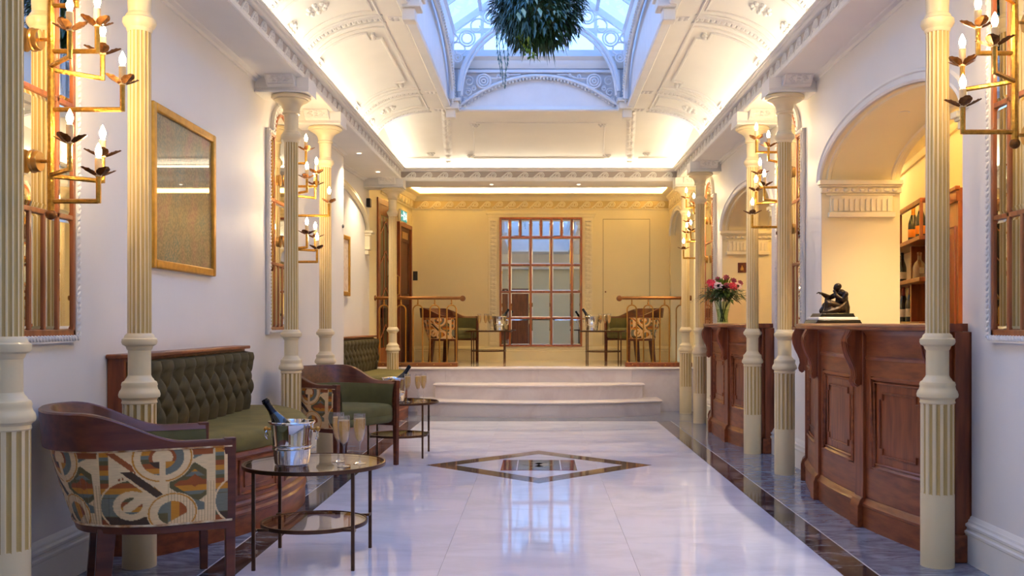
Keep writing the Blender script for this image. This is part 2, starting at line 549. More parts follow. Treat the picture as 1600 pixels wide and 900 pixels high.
# ---------------------------------------------------------------- floor
floor = structure('floor')
MB().box(-2.6, 2.7, Y0 - 0.1, YS + 0.3, -0.08, -0.004).build('grout_bed', grout, floor, smooth=0)
TILES = {}
def tile(name, w, l, mat, x, y, z=0.0, th=0.004):
    key = (round(w, 3), round(l, 3), mat.name)
    if key not in TILES:
        TILES[key] = MB().box(-w / 2, w / 2, -l / 2, l / 2, -th, 0).mesh(name, mat, smooth=0)
    return place(name, TILES[key], floor, (x, y, z))
J = 0.0016
tw = 2.73 / 3
for r in range(16):
    y = 11.47 - (r + 0.5) * tw
    for c in range(3):
        tile('marble_tile', tw - J, tw - J, marble_white, (c - 1) * tw, y)
bl = 1.0617
for s in (-1, 1):
    for r in range(14):
        y = 11.47 - (r + 0.5) * bl
        tile('border_strip', 0.156, bl - J, marble_dark, s * 1.446, y)
        tile('inlay_line', 0.007, bl - J, inlay_white, s * 1.529, y)
        wd = 0.52 if s > 0 else 0.78
        tile('grey_slab', wd, bl - J, marble_grey, s * (1.534 + wd / 2), y)
tile('border_line', 2.73, 0.022, marble_dark, 0, 11.483)
for i in range(4):
    tile('grey_slab', 1.16 - J, 1.25, marble_grey, -2.3 + 1.16 * (i + 0.5), 12.125)
DY, DH, DI = 7.915, 0.90, 0.672
for q in range(4):
    a, b = q * PI / 2, (q + 1) * PI / 2
    g = 0.0
    pts = [(DH * math.cos(a), DH * math.sin(a)), (DH * math.cos(b), DH * math.sin(b)),
           (DI * math.cos(b), DI * math.sin(b)), (DI * math.cos(a), DI * math.sin(a))]
    mb = MB().prism(pts, 0.0, 0.0012, lambda a_, b_, t: (a_, DY + b_, t))
    mb.build('diamond_band', inlay_brown, floor, smooth=0)
def emblem(x0, x1, y0, y1, mat, z=0.0022, name='emblem_piece'):
    MB().box(x0, x1, DY + y0, DY + y1, 0.0, z).build(name, mat, floor, smooth=0)
emblem(-0.295, 0.295, -0.295, 0.295, inlay_red, 0.0014, 'emblem_border')
emblem(-0.275, -0.178, -0.27, 0.27, inlay_red)
emblem(0.178, 0.275, -0.27, 0.27, inlay_red)
emblem(-0.175, -0.167, -0.27, 0.27, inlay_white)
emblem(0.167, 0.175, -0.27, 0.27, inlay_white)
emblem(-0.160, 0.160, -0.255, 0.255, inlay_teal)
for s in (-1, 1):
    mb = MB().prism([(-0.09 * s, -0.2), (0.13 * s, 0.0), (-0.09 * s, 0.2), (0.0, 0.0)], 0, 0.003, lambda a, b, t: (a, DY + b, t))
    mb.build('emblem_lozenge', inlay_gold if s > 0 else inlay_brown, floor, smooth=0)
    mb = MB().prism([(s * 0.19, -0.2), (s * 0.265, -0.1), (s * 0.265, 0.1), (s * 0.19, 0.2)], 0, 0.003, lambda a, b, t: (a, DY + b, t))
    mb.build('emblem_wing', inlay_brown, floor, smooth=0)

# ---------------------------------------------------------------- steps and landing
steps = structure('trim_1')
def bow_step(name, hw, yend, bow, z0, z1, name2):
    n = 24
    body = [(hw, YS + 0.15), (hw, yend)]
    for i in range(1, n):
        t = 1 - 2 * i / n
        body.append((hw * t, yend - bow * (1 - t * t)))
    body += [(-hw, yend), (-hw, YS + 0.15)]
    MB().prism(body, z0, z1 - 0.03, lambda a, b, t: (a, b, t)).build(name, marble_step, steps)
    # tread slab with rounded nosing, overhanging
    prof = [(-0.30, z1 - 0.03), (0.012, z1 - 0.03), (0.022, z1 - 0.024), (0.026, z1 - 0.015), (0.022, z1 - 0.006), (0.012, z1), (-0.30, z1)]
    out = [(hw, YS + 0.15), (hw, yend)] + body[2:-2] + [(-hw, yend), (-hw, YS + 0.15)]
    mb = MB()
    big = []
    for (o, z) in [(0.0, z1 - 0.03), (0.014, z1 - 0.03), (0.024, z1 - 0.022), (0.026, z1 - 0.014), (0.022, z1 - 0.005), (0.012, z1)]:
        big.append((o, z))
    k = len(out)
    P = [Vector(p) for p in out]
    vs = []
    for o, z in big:
        for i in range(k):
            if i == 0: nrm = Vector((1, 0))
            elif i == k - 1: nrm = Vector((-1, 0))
            else:
                t = (P[i + 1] - P[i - 1]).normalized(); nrm = Vector((-t.y, t.x))
                if i == 1: nrm = Vector((1, -1))
                elif i == k - 2: nrm = Vector((-1, -1))
                elif nrm.y > 0: nrm = -nrm
            vs.append((P[i].x + nrm.x * o, P[i].y + nrm.y * o, z))
    fs = []
    for a in range(len(big) - 1):
        for i in range(k - 1):
            fs.append((a * k + i, a * k + i + 1, (a + 1) * k + i + 1, (a + 1) * k + i))
    fs.append(tuple((len(big) - 1) * k + i for i in range(k)))
    fs.append(tuple(reversed(range(k))))
    mb.add(vs, fs)
    mb.build(name2, marble_step, steps)
bow_step('step_riser', 1.50, 12.24, 0.37, 0.0, 0.188, 'step_tread')
bow_step('step_riser', 1.305, 12.49, 0.30, 0.188, 0.376, 'step_tread')
# landing: riser slabs and floor slabs
for i, (a, b) in enumerate([(-2.24, -1.2), (-1.2, 0.0), (0.0, 1.2), (1.2, 2.05)]):
    MB().box(a + 0.0008, b - 0.0008, YS + 0.05, YS + 0.13, 0.0, LZ - 0.03).build('landing_riser', marble_step, steps, smooth=0)
    prof = [(YS + 0.13, LZ - 0.032), (YS + 0.035, LZ - 0.032), (YS + 0.025, LZ - 0.026), (YS + 0.021, LZ - 0.016), (YS + 0.025, LZ - 0.006), (YS + 0.035, LZ), (YS + 0.40, LZ), (YS + 0.40, LZ - 0.032)]
    MB().prism(prof, a + 0.0006, b - 0.0006, lambda p, q, t: (t, p, q)).build('landing_nosing', marble_step, steps)
MB().box(-2.3, 2.1, YS + 0.1, YB + 0.1, LZ - 0.12, LZ - 0.034).build('landing_bed', grout, steps, smooth=0)
for i in range(5):
    for j in range(3):
        x = -2.3 + 0.88 * (i + 0.5); y = YS + 0.401 + 0.72 * (j + 0.5)
        MB().box(x - 0.4394, x + 0.4394, y - 0.3594, y + 0.3594, LZ - 0.033, LZ).build('landing_slab', marble_landing, steps, smooth=0)

# ---------------------------------------------------------------- walls
def arch_z(op, y):
    c, hw, zs, rise = op
    t = (y - c) / hw
    return zs + rise * math.sqrt(max(0.0, 1 - t * t))
def wall_with_arches(mb, x0, x1, ya, yb, z0, z1, ops, n=28):
    """wall slab between x0 and x1 with elliptical-headed openings (centre, half width, spring z, rise)"""
    spans = []; y = ya
    for op in ops:
        c, hw = op[0], op[1]
        if c - hw > y: spans.append((y, c - hw, None))
        spans.append((c - hw, c + hw, op)); y = c + hw
    if y < yb: spans.append((y, yb, None))
    for a, b, op in spans:
        if op is None:
            mb.box(x0, x1, a, b, z0, z1)
            continue
        ys = [op[0] - op[1] * math.cos(PI * i / n) for i in range(n + 1)]
        for i in range(n):
            p, q = ys[i], ys[i + 1]
            zp, zq = arch_z(op, p), arch_z(op, q)
            vs = []
            for x in (x0, x1):
                vs += [(x, p, zp), (x, q, zq), (x, q, z1), (x, p, z1)]
            mb.add(vs, [(0, 1, 2, 3), (7, 6, 5, 4), (0, 4, 5, 1), (3, 2, 6, 7)])
AR1 = (6.00, 1.20, 2.16, 0.325)
AR2 = (9.92, 1.18, 2.16, 0.325)
AR0 = (1.95, 1.20, 2.16, 0.325)
wr = structure('wall_right')
mb = MB(); wall_with_arches(mb, XR, XR + 0.57, Y0, YS + 0.1, 0, 3.3, [AR0, AR1, AR2])
mb.build('wall_face', paint, wr)
AR3 = (14.38, 0.66, 2.46, 0.30)
mb = MB(); wall_with_arches(mb, 2.0, 2.62, YS + 0.1, YB + 0.3, 0, 3.3, [AR3])
mb.box(2.4, 2.6, 13.6, 15.1, 0, 3.3)
mb.build('landing_wall_face', paint_cream, wr)
wl = structure('wall_left')
LK = [(-2.30, 10.67), (-2.18, 12.75), (-1.92, YB + 0.02)]
MB().box(XL - 0.3, XL, Y0, 10.67, 0, 3.3).build('wall_face', paint, wl, smooth=0)
def lx(y):
    (xa, ya), (xb, yb) = (LK[0], LK[1]) if y < LK[1][1] else (LK[1], LK[2])
    return xa + (xb - xa) * (y - ya) / (yb - ya)
MB().add([(LK[0][0], LK[0][1], 0), (LK[1][0], LK[1][1], 0), (LK[1][0], LK[1][1], 3.3), (LK[0][0], LK[0][1], 3.3),
          (-2.6, LK[0][1], 0), (-2.6, LK[1][1], 0), (-2.6, LK[1][1], 3.3), (-2.6, LK[0][1], 3.3)],
         [(0, 1, 2, 3), (4, 7, 6, 5), (0, 4, 5, 1), (3, 2, 6, 7), (0, 3, 7, 4), (1, 5, 6, 2)]).build('recess_wall_face', paint, wl, smooth=0)
MB().add([(LK[1][0], LK[1][1], 0), (LK[2][0], LK[2][1] + 0.2, 0), (LK[2][0], LK[2][1] + 0.2, 3.3), (LK[1][0], LK[1][1], 3.3),
          (-2.6, LK[1][1], 0), (-2.6, LK[2][1] + 0.2, 0), (-2.6, LK[2][1] + 0.2, 3.3), (-2.6, LK[1][1], 3.3)],
         [(0, 1, 2, 3), (4, 7, 6, 5), (0, 4, 5, 1), (3, 2, 6, 7), (0, 3, 7, 4), (1, 5, 6, 2)]).build('landing_wall_face', paint_cream, wl, smooth=0)
wb = structure('wall_back')
MB().box(-2.4, 2.4, YB, YB + 0.2, 0, 3.3).build('wall_face', paint_cream, wb, smooth=0)
wf = structure('wall_front')
MB().box(-2.4, 2.7, Y0 - 0.2, Y0, 0, 3.3).build('wall_face', paint_cream, wf, smooth=0)
# bar room behind the arches
BARW = [(3.1, 2.2), (3.1, 7.1), (3.2, 7.65), (3.97, 11.9)]
wbar = structure('wall_bar')
MB().sweep(BARW, [(0, 0), (0, 3.05), (0.15, 3.05), (0.15, 0)]).build('wall_face', paint_cream, wbar, smooth=0)
MB().box(2.62, 4.1, 11.6, 11.75, 0, 3.05).build('end_wall_face', paint_cream, wbar, smooth=0)
MB().box(2.62, 3.3, 0.3, 0.45, 0, 3.05).build('end_wall_face', paint_cream, wbar, smooth=0)
MB().box(2.60, 4.3, 0.3, 11.9, 2.98, 3.08).build('bar_ceiling', paint_cream, wbar, smooth=0)
MB().box(2.60, 4.3, 0.3, 11.9, -0.06, 0.0).build('bar_floor', marble_grey, wbar, smooth=0)
MB().box(2.95, 3.25, 0.3, 2.3, 0, 3.05).build('side_wall_face', paint_cream, wbar, smooth=0)
# bar cornice with hidden light
cp = [(0, 2.60), (0.02, 2.60), (0.03, 2.62), (0.03, 2.66), (0.10, 2.72), (0.12, 2.72), (0.12, 2.76), (0.105, 2.76), (0.105, 2.735), (0, 2.735)]
barc = structure('trim_2')
MB().sweep(BARW, [(-o, z) for o, z in cp]).build('bar_cornice', paint_cream_trim, barc)
MB().sweep(BARW, [(-0.035, 2.737), (-0.09, 2.737), (-0.09, 2.747), (-0.035, 2.747)]).build('cove_strip', led_bar, barc, smooth=0)

# arch mouldings, soffit panels and jamb corbels
def arch_trim(idx, op, x0, depth, sgn, mat, corbels=True):
    s = structure('trim_%d' % idx)
    n = 40
    ys = [op[0] - op[1] * math.cos(PI * i / n) for i in range(n + 1)]
    path = [(y, arch_z(op, y)) for y in ys]
    # archivolt on the hall face
    mb = MB()
    prof = [(0.0, 0.0), (0.0, 0.012), (0.012, 0.020), (0.022, 0.012), (0.048, 0.012), (0.055, 0.022), (0.068, 0.022), (0.075, 0.0)]
    P = [Vector((op[0] + (op[1]) * math.cos(PI - PI * i / n), op[2] + op[3] * math.sin(PI - PI * i / n))) for i in range(n + 1)]
    vs = []
    for i in range(n + 1):
        a = PI - PI * i / n
        nn = Vector((math.cos(a) / op[1], math.sin(a) / op[3])).normalized()
        for o, h in prof:
            p = P[i] + nn * o
            vs.append((x0 - sgn * h, p.x, p.y))
    k = len(prof); fs = []
    for i in range(n):
        for j in range(k):
            j2 = (j + 1) % k
            fs.append((i * k + j, i * k + j2, (i + 1) * k + j2, (i + 1) * k + j))
    fs += [tuple(range(k)), tuple(n * k + j for j in range(k))]
    mb.add(vs, fs); mb.build('archivolt', paint_trim, s)
    # raised border of the soffit panel
    for xa, xb in ((0.03, 0.075), (depth - 0.075, depth - 0.03)):
        mb = MB(); vs = []
        for i in range(n + 1):
            a = PI - PI * i / n
            for e, x in ((0.0, xa), (0.016, xa + 0.012), (0.016, xb - 0.012), (0.0, xb)):
                vs.append((x0 + sgn * x, op[0] + (op[1] - e) * math.cos(a), op[2] + (op[3] - e) * math.sin(a)))
        fs = [(i * 4 + j, i * 4 + (j + 1) % 4, i * 4 + 4 + (j + 1) % 4, i * 4 + 4 + j) for i in range(n) for j in range(4)]
        mb.add(vs, fs); mb.build('soffit_moulding', mat, s)
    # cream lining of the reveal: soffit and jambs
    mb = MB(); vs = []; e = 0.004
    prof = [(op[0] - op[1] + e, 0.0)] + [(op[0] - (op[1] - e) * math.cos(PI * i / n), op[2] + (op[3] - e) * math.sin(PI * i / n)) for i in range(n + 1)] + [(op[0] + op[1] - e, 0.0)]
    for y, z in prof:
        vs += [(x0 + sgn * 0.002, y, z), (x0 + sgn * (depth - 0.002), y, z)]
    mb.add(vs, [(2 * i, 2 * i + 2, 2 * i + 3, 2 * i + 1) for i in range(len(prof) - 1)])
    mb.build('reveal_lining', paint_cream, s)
    if not corbels: return s
    for sy in (-1, 1):
        yj = op[0] + sy * op[1]
        def bx(h, za, zb, xa=0.0, xb=depth, nm='corbel_moulding', m=mat, bev=0.004):
            ya, yb = sorted((yj - sy * 0.001, yj - sy * h))
            return MB().box(*sorted((x0 + sgn * xa, x0 + sgn * xb)), ya, yb, za, zb).build(nm, m, s, bevel=bev)
        z = op[2]
        bx(0.075, z - 0.030, z + 0.002, -0.03, depth + 0.0)
        bx(0.058, z - 0.045, z - 0.030, -0.018)
        bx(0.040, z - 0.085, z - 0.045, -0.008)
        bx(0.022, z - 0.105, z - 0.085, 0.03, depth - 0.04)
        bx(0.030, z - 0.225, z - 0.105, 0.06, depth - 0.06, 'corbel_block')
        bx(0.045, z - 0.262, z - 0.225, 0.045, depth - 0.045)
        for q in range(9):                      # egg beads under the shelf
            xx = x0 + sgn * (0.02 + (depth - 0.04) * (q + 0.5) / 9)
            MB().sphere((0, 0, 0), (0.022, 0.016, 0.016), 8, 6).build('egg_bead', mat, s, loc=(xx, yj - sy * 0.040, z - 0.066))
        for q in range(11):                     # upright flutes
            w = (depth - 0.14) / 11
            xx = x0 + sgn * (0.07 + w * (q + 0.5))
            o = MB()
            pts = [(-w * 0.34, -0.05), (w * 0.34, -0.05)] + [(w * 0.34 * math.cos(PI * t / 6), 0.030 + w * 0.34 * math.sin(PI * t / 6)) for t in range(7)]
            o.prism(pts, 0, 0.012, lambda a, b, t: (a, -sy * t, b))
            o.build('flute', mat, s, loc=(xx, yj - sy * 0.030, z - 0.168))
    return s
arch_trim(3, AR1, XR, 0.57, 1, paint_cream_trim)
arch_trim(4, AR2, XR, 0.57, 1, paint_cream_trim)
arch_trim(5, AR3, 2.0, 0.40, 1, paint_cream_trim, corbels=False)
# blind arch moulding on the left recess wall
la = structure('trim_6')
mb = MB(); path = []
for i in range(25):
    a = PI * 0.50 * (1 - i / 24)
    y = 10.75 + 1.82 * math.cos(a)
    path.append((lx(y) + 0.02, y, 2.30 + 0.46 * math.sin(a)))
mb.tube(path, 0.032, 8).tube([(p[0] + 0.012, p[1], p[2] + 0.035) for p in path], 0.016, 6)
mb.build('archivolt', paint_cream_trim, la)
yy = 12.57
for k, (d, za, zb) in enumerate([(0.10, 2.27, 2.30), (0.08, 2.24, 2.27), (0.06, 2.06, 2.24), (0.04, 2.00, 2.06)]):
    MB().box(lx(yy) - 0.05, lx(yy) + d, yy - 0.09 + k * 0.01, yy + 0.09 - k * 0.01, za, zb).build('corbel_block', paint_cream_trim, la, bevel=0.005)

# ---------------------------------------------------------------- baseboards
bp = [(0, 0), (0.03, 0), (0.03, 0.135), (0.034, 0.14), (0.034, 0.15), (0.024, 0.155), (0.022, 0.165), (0.030, 0.172), (0.030, 0.182), (0.018, 0.19), (0.016, 0.20), (0.010, 0.205), (0.006, 0.215), (0, 0.22)]
def base(name, paths, mat=paint_trim, z=0):
    s = structure(name)
    for p in paths:
        MB().sweep(p, [(o, zz + z) for o, zz in bp]).build('moulded_board', mat, s)
base('baseboard_left', [[(XL, Y0), (XL, 10.67)], [LK[0], LK[1]]])
base('baseboard_right', [[(XR, 4.80), (XR, 3.15)], [(XR, 8.74), (XR, 7.20)], [(XR, YS), (XR, 11.10)], [(XR, 0.75), (XR, Y0)]])
base('baseboard_back', [[(LK[1][0], LK[1][1] + 0.1), (-2.145, 13.07)], [(-1.96, 14.83), (-1.92, YB), (2.0, YB), (2.0, 15.04)]], paint_cream_trim, LZ)
base('baseboard_front', [[(XR, Y0), (XL, Y0)]][::-1])

# ---------------------------------------------------------------- ceiling
ceil = structure('ceiling')
MB().box(XL - 0.1, -1.757, Y0, YS + 0.6, ZS, ZS + 0.05).build('soffit_left', paint_ceil, ceil, smooth=0)
MB().box(-2.32, XL - 0.1, 10.6, YS + 0.6, ZS, ZS + 0.05).build('soffit_left', paint_ceil, ceil, smooth=0)
MB().box(1.757, XR + 0.1, Y0, YS + 0.6, ZS, ZS + 0.05).build('soffit_right', paint_ceil, ceil, smooth=0)
MB().box(-1.80, 1.80, YS + 0.002, YS + 0.57, ZS + 0.0004, ZS + 0.05).build('cross_soffit', paint_ceil, ceil, smooth=0)
MB().box(-2.4, 2.4, YS + 0.1, YB + 0.2, 3.17, 3.25).build('landing_ceiling', paint_cream, ceil, smooth=0)
MB().box(-2.4, 2.4, YS + 0.52, YS + 0.57, ZS, 3.2).build('landing_ceiling_drop', paint_cream, ceil, smooth=0)
MB().box(-2.4, 2.7, Y0 - 0.2, Y0 + 0.3, ZS, ZS + 0.05).build('front_soffit', paint_ceil, ceil, smooth=0)
# small wall/soffit moulding
mp_ = [(0, ZS - 0.03), (0.012, ZS - 0.03), (0.018, ZS - 0.012), (0.045, ZS - 0.006), (0.05, ZS), (0, ZS)]
tm = structure('trim_7')
MB().sweep([(XL, Y0), (XL, 10.67)], mp_).build('soffit_moulding', paint_trim, tm)
MB().sweep([LK[0], LK[1]], mp_).build('soffit_moulding', paint_trim, tm)
MB().sweep([(XR, YS), (XR, Y0)], mp_).build('soffit_moulding', paint_trim, tm)

# main cornice (inner hall): profile in (inset from x=0, z)
CX = 1.755
cprof = [(0.05, ZS + 0.012), (0.004, ZS + 0.004), (0.0, ZS + 0.001), (-0.006, ZS + 0.006), (-0.008, ZS + 0.024), (0.010, ZS + 0.028), (0.012, ZS + 0.124), (-0.010, ZS + 0.128),
         (-0.016, ZS + 0.134), (-0.018, ZS + 0.142), (-0.030, ZS + 0.150), (-0.044, ZS + 0.156), (-0.050, ZS + 0.158), (-0.052, ZS + 0.170),
         (-0.040, ZS + 0.172), (-0.036, ZS + 0.145), (0.06, ZS + 0.145), (0.06, ZS + 0.012)]
cor = structure('trim_8')
path = [(-CX, Y0 + 0.3), (-CX, YS), (CX, YS), (CX, Y0 + 0.3)]
# right of travel is inwards here, so inset is negated
MB().sweep(path, [(-o, z) for o, z in cprof]).build('cornice_moulding', paint_trim, cor)
MB().sweep(path, [(-0.0105, ZS + 0.029), (-0.0105, ZS + 0.1235), (-0.014, ZS + 0.1235), (-0.014, ZS + 0.029)]).build('frieze_ground', frieze_dark, cor)
# hidden light along the gutter behind the cornice lip
cl = structure('trim_9')
MB().sweep(path, [(0.0 - 0.035, ZS + 0.146), (0.02, ZS + 0.146), (0.02, ZS + 0.155), (-0.035, ZS + 0.155)]).build('cove_strip', led_warm, cl, smooth=0)
# running scroll ornament
def scroll_mesh(name, L, H, mat, flip=1):
    pts = []
    for i in range(15):                       # tail sweeping up from the lower left
        t = i / 14
        pts.append((-L * 0.5 + L * 0.62 * t, -H * 0.42 + H * 0.80 * smoothstep(0, 1, t)))
    cx, cz = L * 0.16, H * 0.02
    for i in range(1, 26):                    # spiral eye
        a = PI * 0.5 - i / 25 * PI * 3.1
        r = H * 0.38 * (1 - i / 25 * 0.78)
        pts.append((cx + r * 1.0 * math.cos(a), cz + r * math.sin(a)))
    mb = MB()
    mb.tube([(x, 0, z) for x, z in pts], [H * 0.105 * (1 - 0.35 * i / len(pts)) for i in range(len(pts))], 6)
    for k in range(3):                        # leaf lobes along the tail
        x = -L * 0.30 + k * L * 0.11; z = -H * 0.10 - H * 0.16 * (k == 0) + 0.02 * H * k
        mb.tube([(x, 0, z), (x + L * 0.09, 0, z - H * 0.10), (x + L * 0.16, 0, z - H * 0.26)], [H * 0.07, H * 0.09, H * 0.03], 6)
    return mb.mesh(name, mat)
SL = 0.20
sm = scroll_mesh('scroll_ornament', SL, 0.098, paint_orn)
ZF = ZS + 0.076
nside = 36
for i in range(nside):
    y = YS - 0.06 - SL * (i + 0.5)
    a = place('scroll_ornament', sm, cor, (-CX - 0.008, y, ZF)); a.rotation_euler = (0, 0, PI / 2)
    b = place('scroll_ornament', sm, cor, (CX + 0.008, y, ZF)); b.rotation_euler = (0, 0, -PI / 2)
ne = 17; SE = 3.49 / ne
for i in range(ne):
    place('scroll_ornament', sm, cor, (-1.745 + SE * (i + 0.5), YS + 0.008, ZF))

# landing cornice
lc = structure('trim_10')
lp = [(0, 2.872), (0.012, 2.872), (0.018, 2.885), (0.010, 2.892), (0.010, 3.005), (0.022, 3.01), (0.03, 3.03), (0.055, 3.05), (0.06, 3.07), (0.12, 3.09), (0.13, 3.10), (0.13, 3.118), (0.115, 3.118), (0.115, 3.10), (0, 3.10)]
lpath = [(lx(13.3), 13.3), (-1.92, YB), (2.0, YB), (2.0, 13.3)]
MB().sweep(lpath, lp).build('cornice_moulding', paint_cream_trim, lc)
MB().sweep(lpath, [(0.03, 3.102), (0.10, 3.102), (0.10, 3.112), (0.03, 3.112)]).build('cove_strip', led_back, lc, smooth=0)
MB().sweep(lpath, [(0.008, 2.893), (0.008, 3.004), (0.0135, 3.004), (0.0135, 2.893)]).build('frieze_ground', frieze_dark2, lc)
sm2 = scroll_mesh('scroll_ornament', 0.19, 0.112, paint_cream_trim)
for i in range(20):
    place('scroll_ornament', sm2, lc, (-1.86 + 0.1905 * (i + 0.5), YB - 0.018, 2.948))
for i in range(9):
    y = YB - 0.1 - 0.19 * (i + 0.5)
    o = place('scroll_ornament', sm2, lc, (lx(y) + 0.018, y, 2.948)); o.rotation_euler = (0, 0, PI / 2)
    o = place('scroll_ornament', sm2, lc, (2.0 - 0.018, y, 2.948)); o.rotation_euler = (0, 0, -PI / 2)

# ---------------------------------------------------------------- coved vault
VX0, VX1, VZ0, VZ1, VX2 = 1.815, 1.18, 3.085, 3.46, 1.0
def cove(t, inset=0.0):
    """t 0..1 along the quarter ellipse, returns (x, z); inset moves towards the room"""
    a = t * PI / 2
    return (VX1 + (VX0 - VX1 - inset) * math.cos(a), VZ0 + (VZ1 - VZ0 - inset) * math.sin(a))
YR = [6.55, 7.57, 9.98, 10.80]
YE = 10.80
for s, nm in ((-1, 'left'), (1, 'right')):
    mb = MB()
    pr = [cove(i / 20) for i in range(21)] + [(VX2, VZ1)]
    mb.grid(2, len(pr), lambda u, v: (s * pr[round(v * (len(pr) - 1))][0], Y0 + (YE - Y0) * u, pr[round(v * (len(pr) - 1))][1]))
    mb.build('vault_' + nm, paint_ceil, ceil)
# transverse ribs with carved ornament
def rib_height(u, v, period):
    a = math.sin(PI * v)
    return a * (0.5 + 0.5 * math.cos(2 * PI * u * period)) * 0.6 + 0.4 * abs(math.sin(2 * PI * v)) * abs(math.sin(2 * PI * u * period))
def rib(s, y, w=0.085):
    nu, nv = 150, 11
    mb = MB()
    def fn(u, v):
        if v < 0.001 or v > 0.999: h = 0.0
        elif v < 0.12 or v > 0.88: h = 0.014
        else:
            h = 0.006 + 0.022 * rib_height(u, (v - 0.12) / 0.76, 22)
        x, z = cove(0.02 + 0.96 * u, h)
        return (s * x, y - w / 2 + w * v, z)
    mb.grid(nu, nv, fn)
    mb.build('rib_ornament', paint_orn, ceil)
    # its rosette block on the flat margin
    mb = MB()
    def fb(u, v):
        e = min(u, 1 - u, v, 1 - v)
        h = 0 if e < 0.001 else (0.012 if e < 0.1 else 0.004 + 0.012 * abs(math.sin(3 * PI * u)) * abs(math.sin(2 * PI * v)))
        return (s * (VX1 - 0.03 - 0.125 * u), y - w / 2 + w * v, VZ1 - h)
    mb.grid(13, 11, fb); mb.build('rib_block', paint_orn, ceil)
    for d in (-1, 1):
        path = [(s * cove(i / 24, 0.006)[0], y + d * (w / 2 + 0.05), cove(i / 24, 0.006)[1]) for i in range(25)]
        MB().tube(path, 0.009, 6).build('rib_moulding', paint_trim, ceil)
for s in (-1, 1):
    for y in YR: rib(s, y)
    for yy_ in (5.5, 3.1, 2.2): rib(s, yy_)
    # panel mouldings in the wide bays
    for ya, yb in ((7.57, 9.98), (3.1, 5.5)):
        for (m, ta, tb, hh) in ((0.20, 0.10, 0.97, 0.010), (0.30, 0.18, 0.90, 0.014)):
            def pt(t, y): 
                x, z = cove(t, 0.004); return (s * x, y, z)
            y1, y2 = ya + m, yb - m
            nt_ = 0.10
            lo = [pt(ta, y1 + (0.18 if m > 0.25 else 0) + (y2 - y1 - (0.36 if m > 0.25 else 0)) * i / 6) for i in range(7)]
            hi = [pt(tb, y1 + (0.18 if m > 0.25 else 0) + (y2 - y1 - (0.36 if m > 0.25 else 0)) * i / 6) for i in range(7)]
            if m < 0.25:
                loop = lo + [pt(ta + (tb - ta) * i / 12, y2) for i in range(1, 12)] + hi[::-1] + [pt(tb - (tb - ta) * i / 12, y1) for i in range(1, 12)]
            else:
                mid = [pt(ta + 0.10 + (tb - ta - 0.20) * i / 10, y2) for i in range(11)]
                mid2 = [pt(tb - 0.10 - (tb - ta - 0.20) * i / 10, y1) for i in range(11)]
                loop = lo + [pt(ta + 0.10, y2 - 0.18)] + mid + [pt(tb - 0.10, y2 - 0.18)] + hi[::-1] + [pt(tb - 0.10, y1 + 0.18)] + mid2 + [pt(ta + 0.10, y1 + 0.18)]
            MB().tube(loop, hh, 6, closed=True).build('panel_moulding', paint_trim, ceil)
            if m > 0.25:
                for yc in (y1 + 0.09, y2 - 0.09):
                    for tt in (ta + 0.05, tb - 0.05):
                        c0 = pt(tt, yc)
                        mb = MB()
                        for q in range(5):
                            a = 2 * PI * q / 5
                            mb.sphere((c0[0], c0[1] + 0.04 * math.cos(a), c0[2] + 0.02 * math.sin(a) - 0.006), (0.020, 0.022, 0.016), 8, 5)
                        mb.sphere((c0[0], c0[1], c0[2] - 0.008), 0.018, 8, 5)
                        mb.build('panel_rosette', paint_orn, ceil)
    # narrow bays: one ornament panel each
    for ya, yb in ((6.55, 7.57), (9.98, 10.80)):
        for (t0, t1) in ((0.16, 0.30), (0.50, 0.62)):
            yc = (ya + yb) / 2; tm_ = (t0 + t1) / 2
            mb = MB()
            for q in range(9):
                a = 2 * PI * q / 8
                rr_ = 0.0 if q == 8 else 0.075
                x, z = cove(tm_ + rr_ * math.sin(a) * 1.1, 0.004)
                mb.sphere((s * x, yc + rr_ * math.cos(a), z), (0.02, 0.026, 0.02), 8, 5)
            mb.build('panel_rosette', paint_orn, ceil)
        y1, y2 = ya + 0.20, yb - 0.20
        def pt(t, y):
            x, z = cove(t, 0.004); return (s * x, y, z)
        loop = [pt(0.08, y1), pt(0.08, y2)] + [pt(0.08 + 0.86 * i / 14, y2) for i in range(1, 15)] + [pt(0.94, y1)] + [pt(0.94 - 0.86 * i / 14, y1) for i in range(1, 14)]
        MB().tube(loop, 0.009, 6, closed=True).build('panel_moulding', paint_trim, ceil)
    # straight mouldings on the flat margin beside the skylight
    for xx in (VX1 + 0.02, VX1 - 0.16):
        MB().tube([(s * xx, Y0, VZ1 - 0.004), (s * xx, YE, VZ1 - 0.004)], 0.009, 6).build('margin_moulding', paint_trim, ceil)
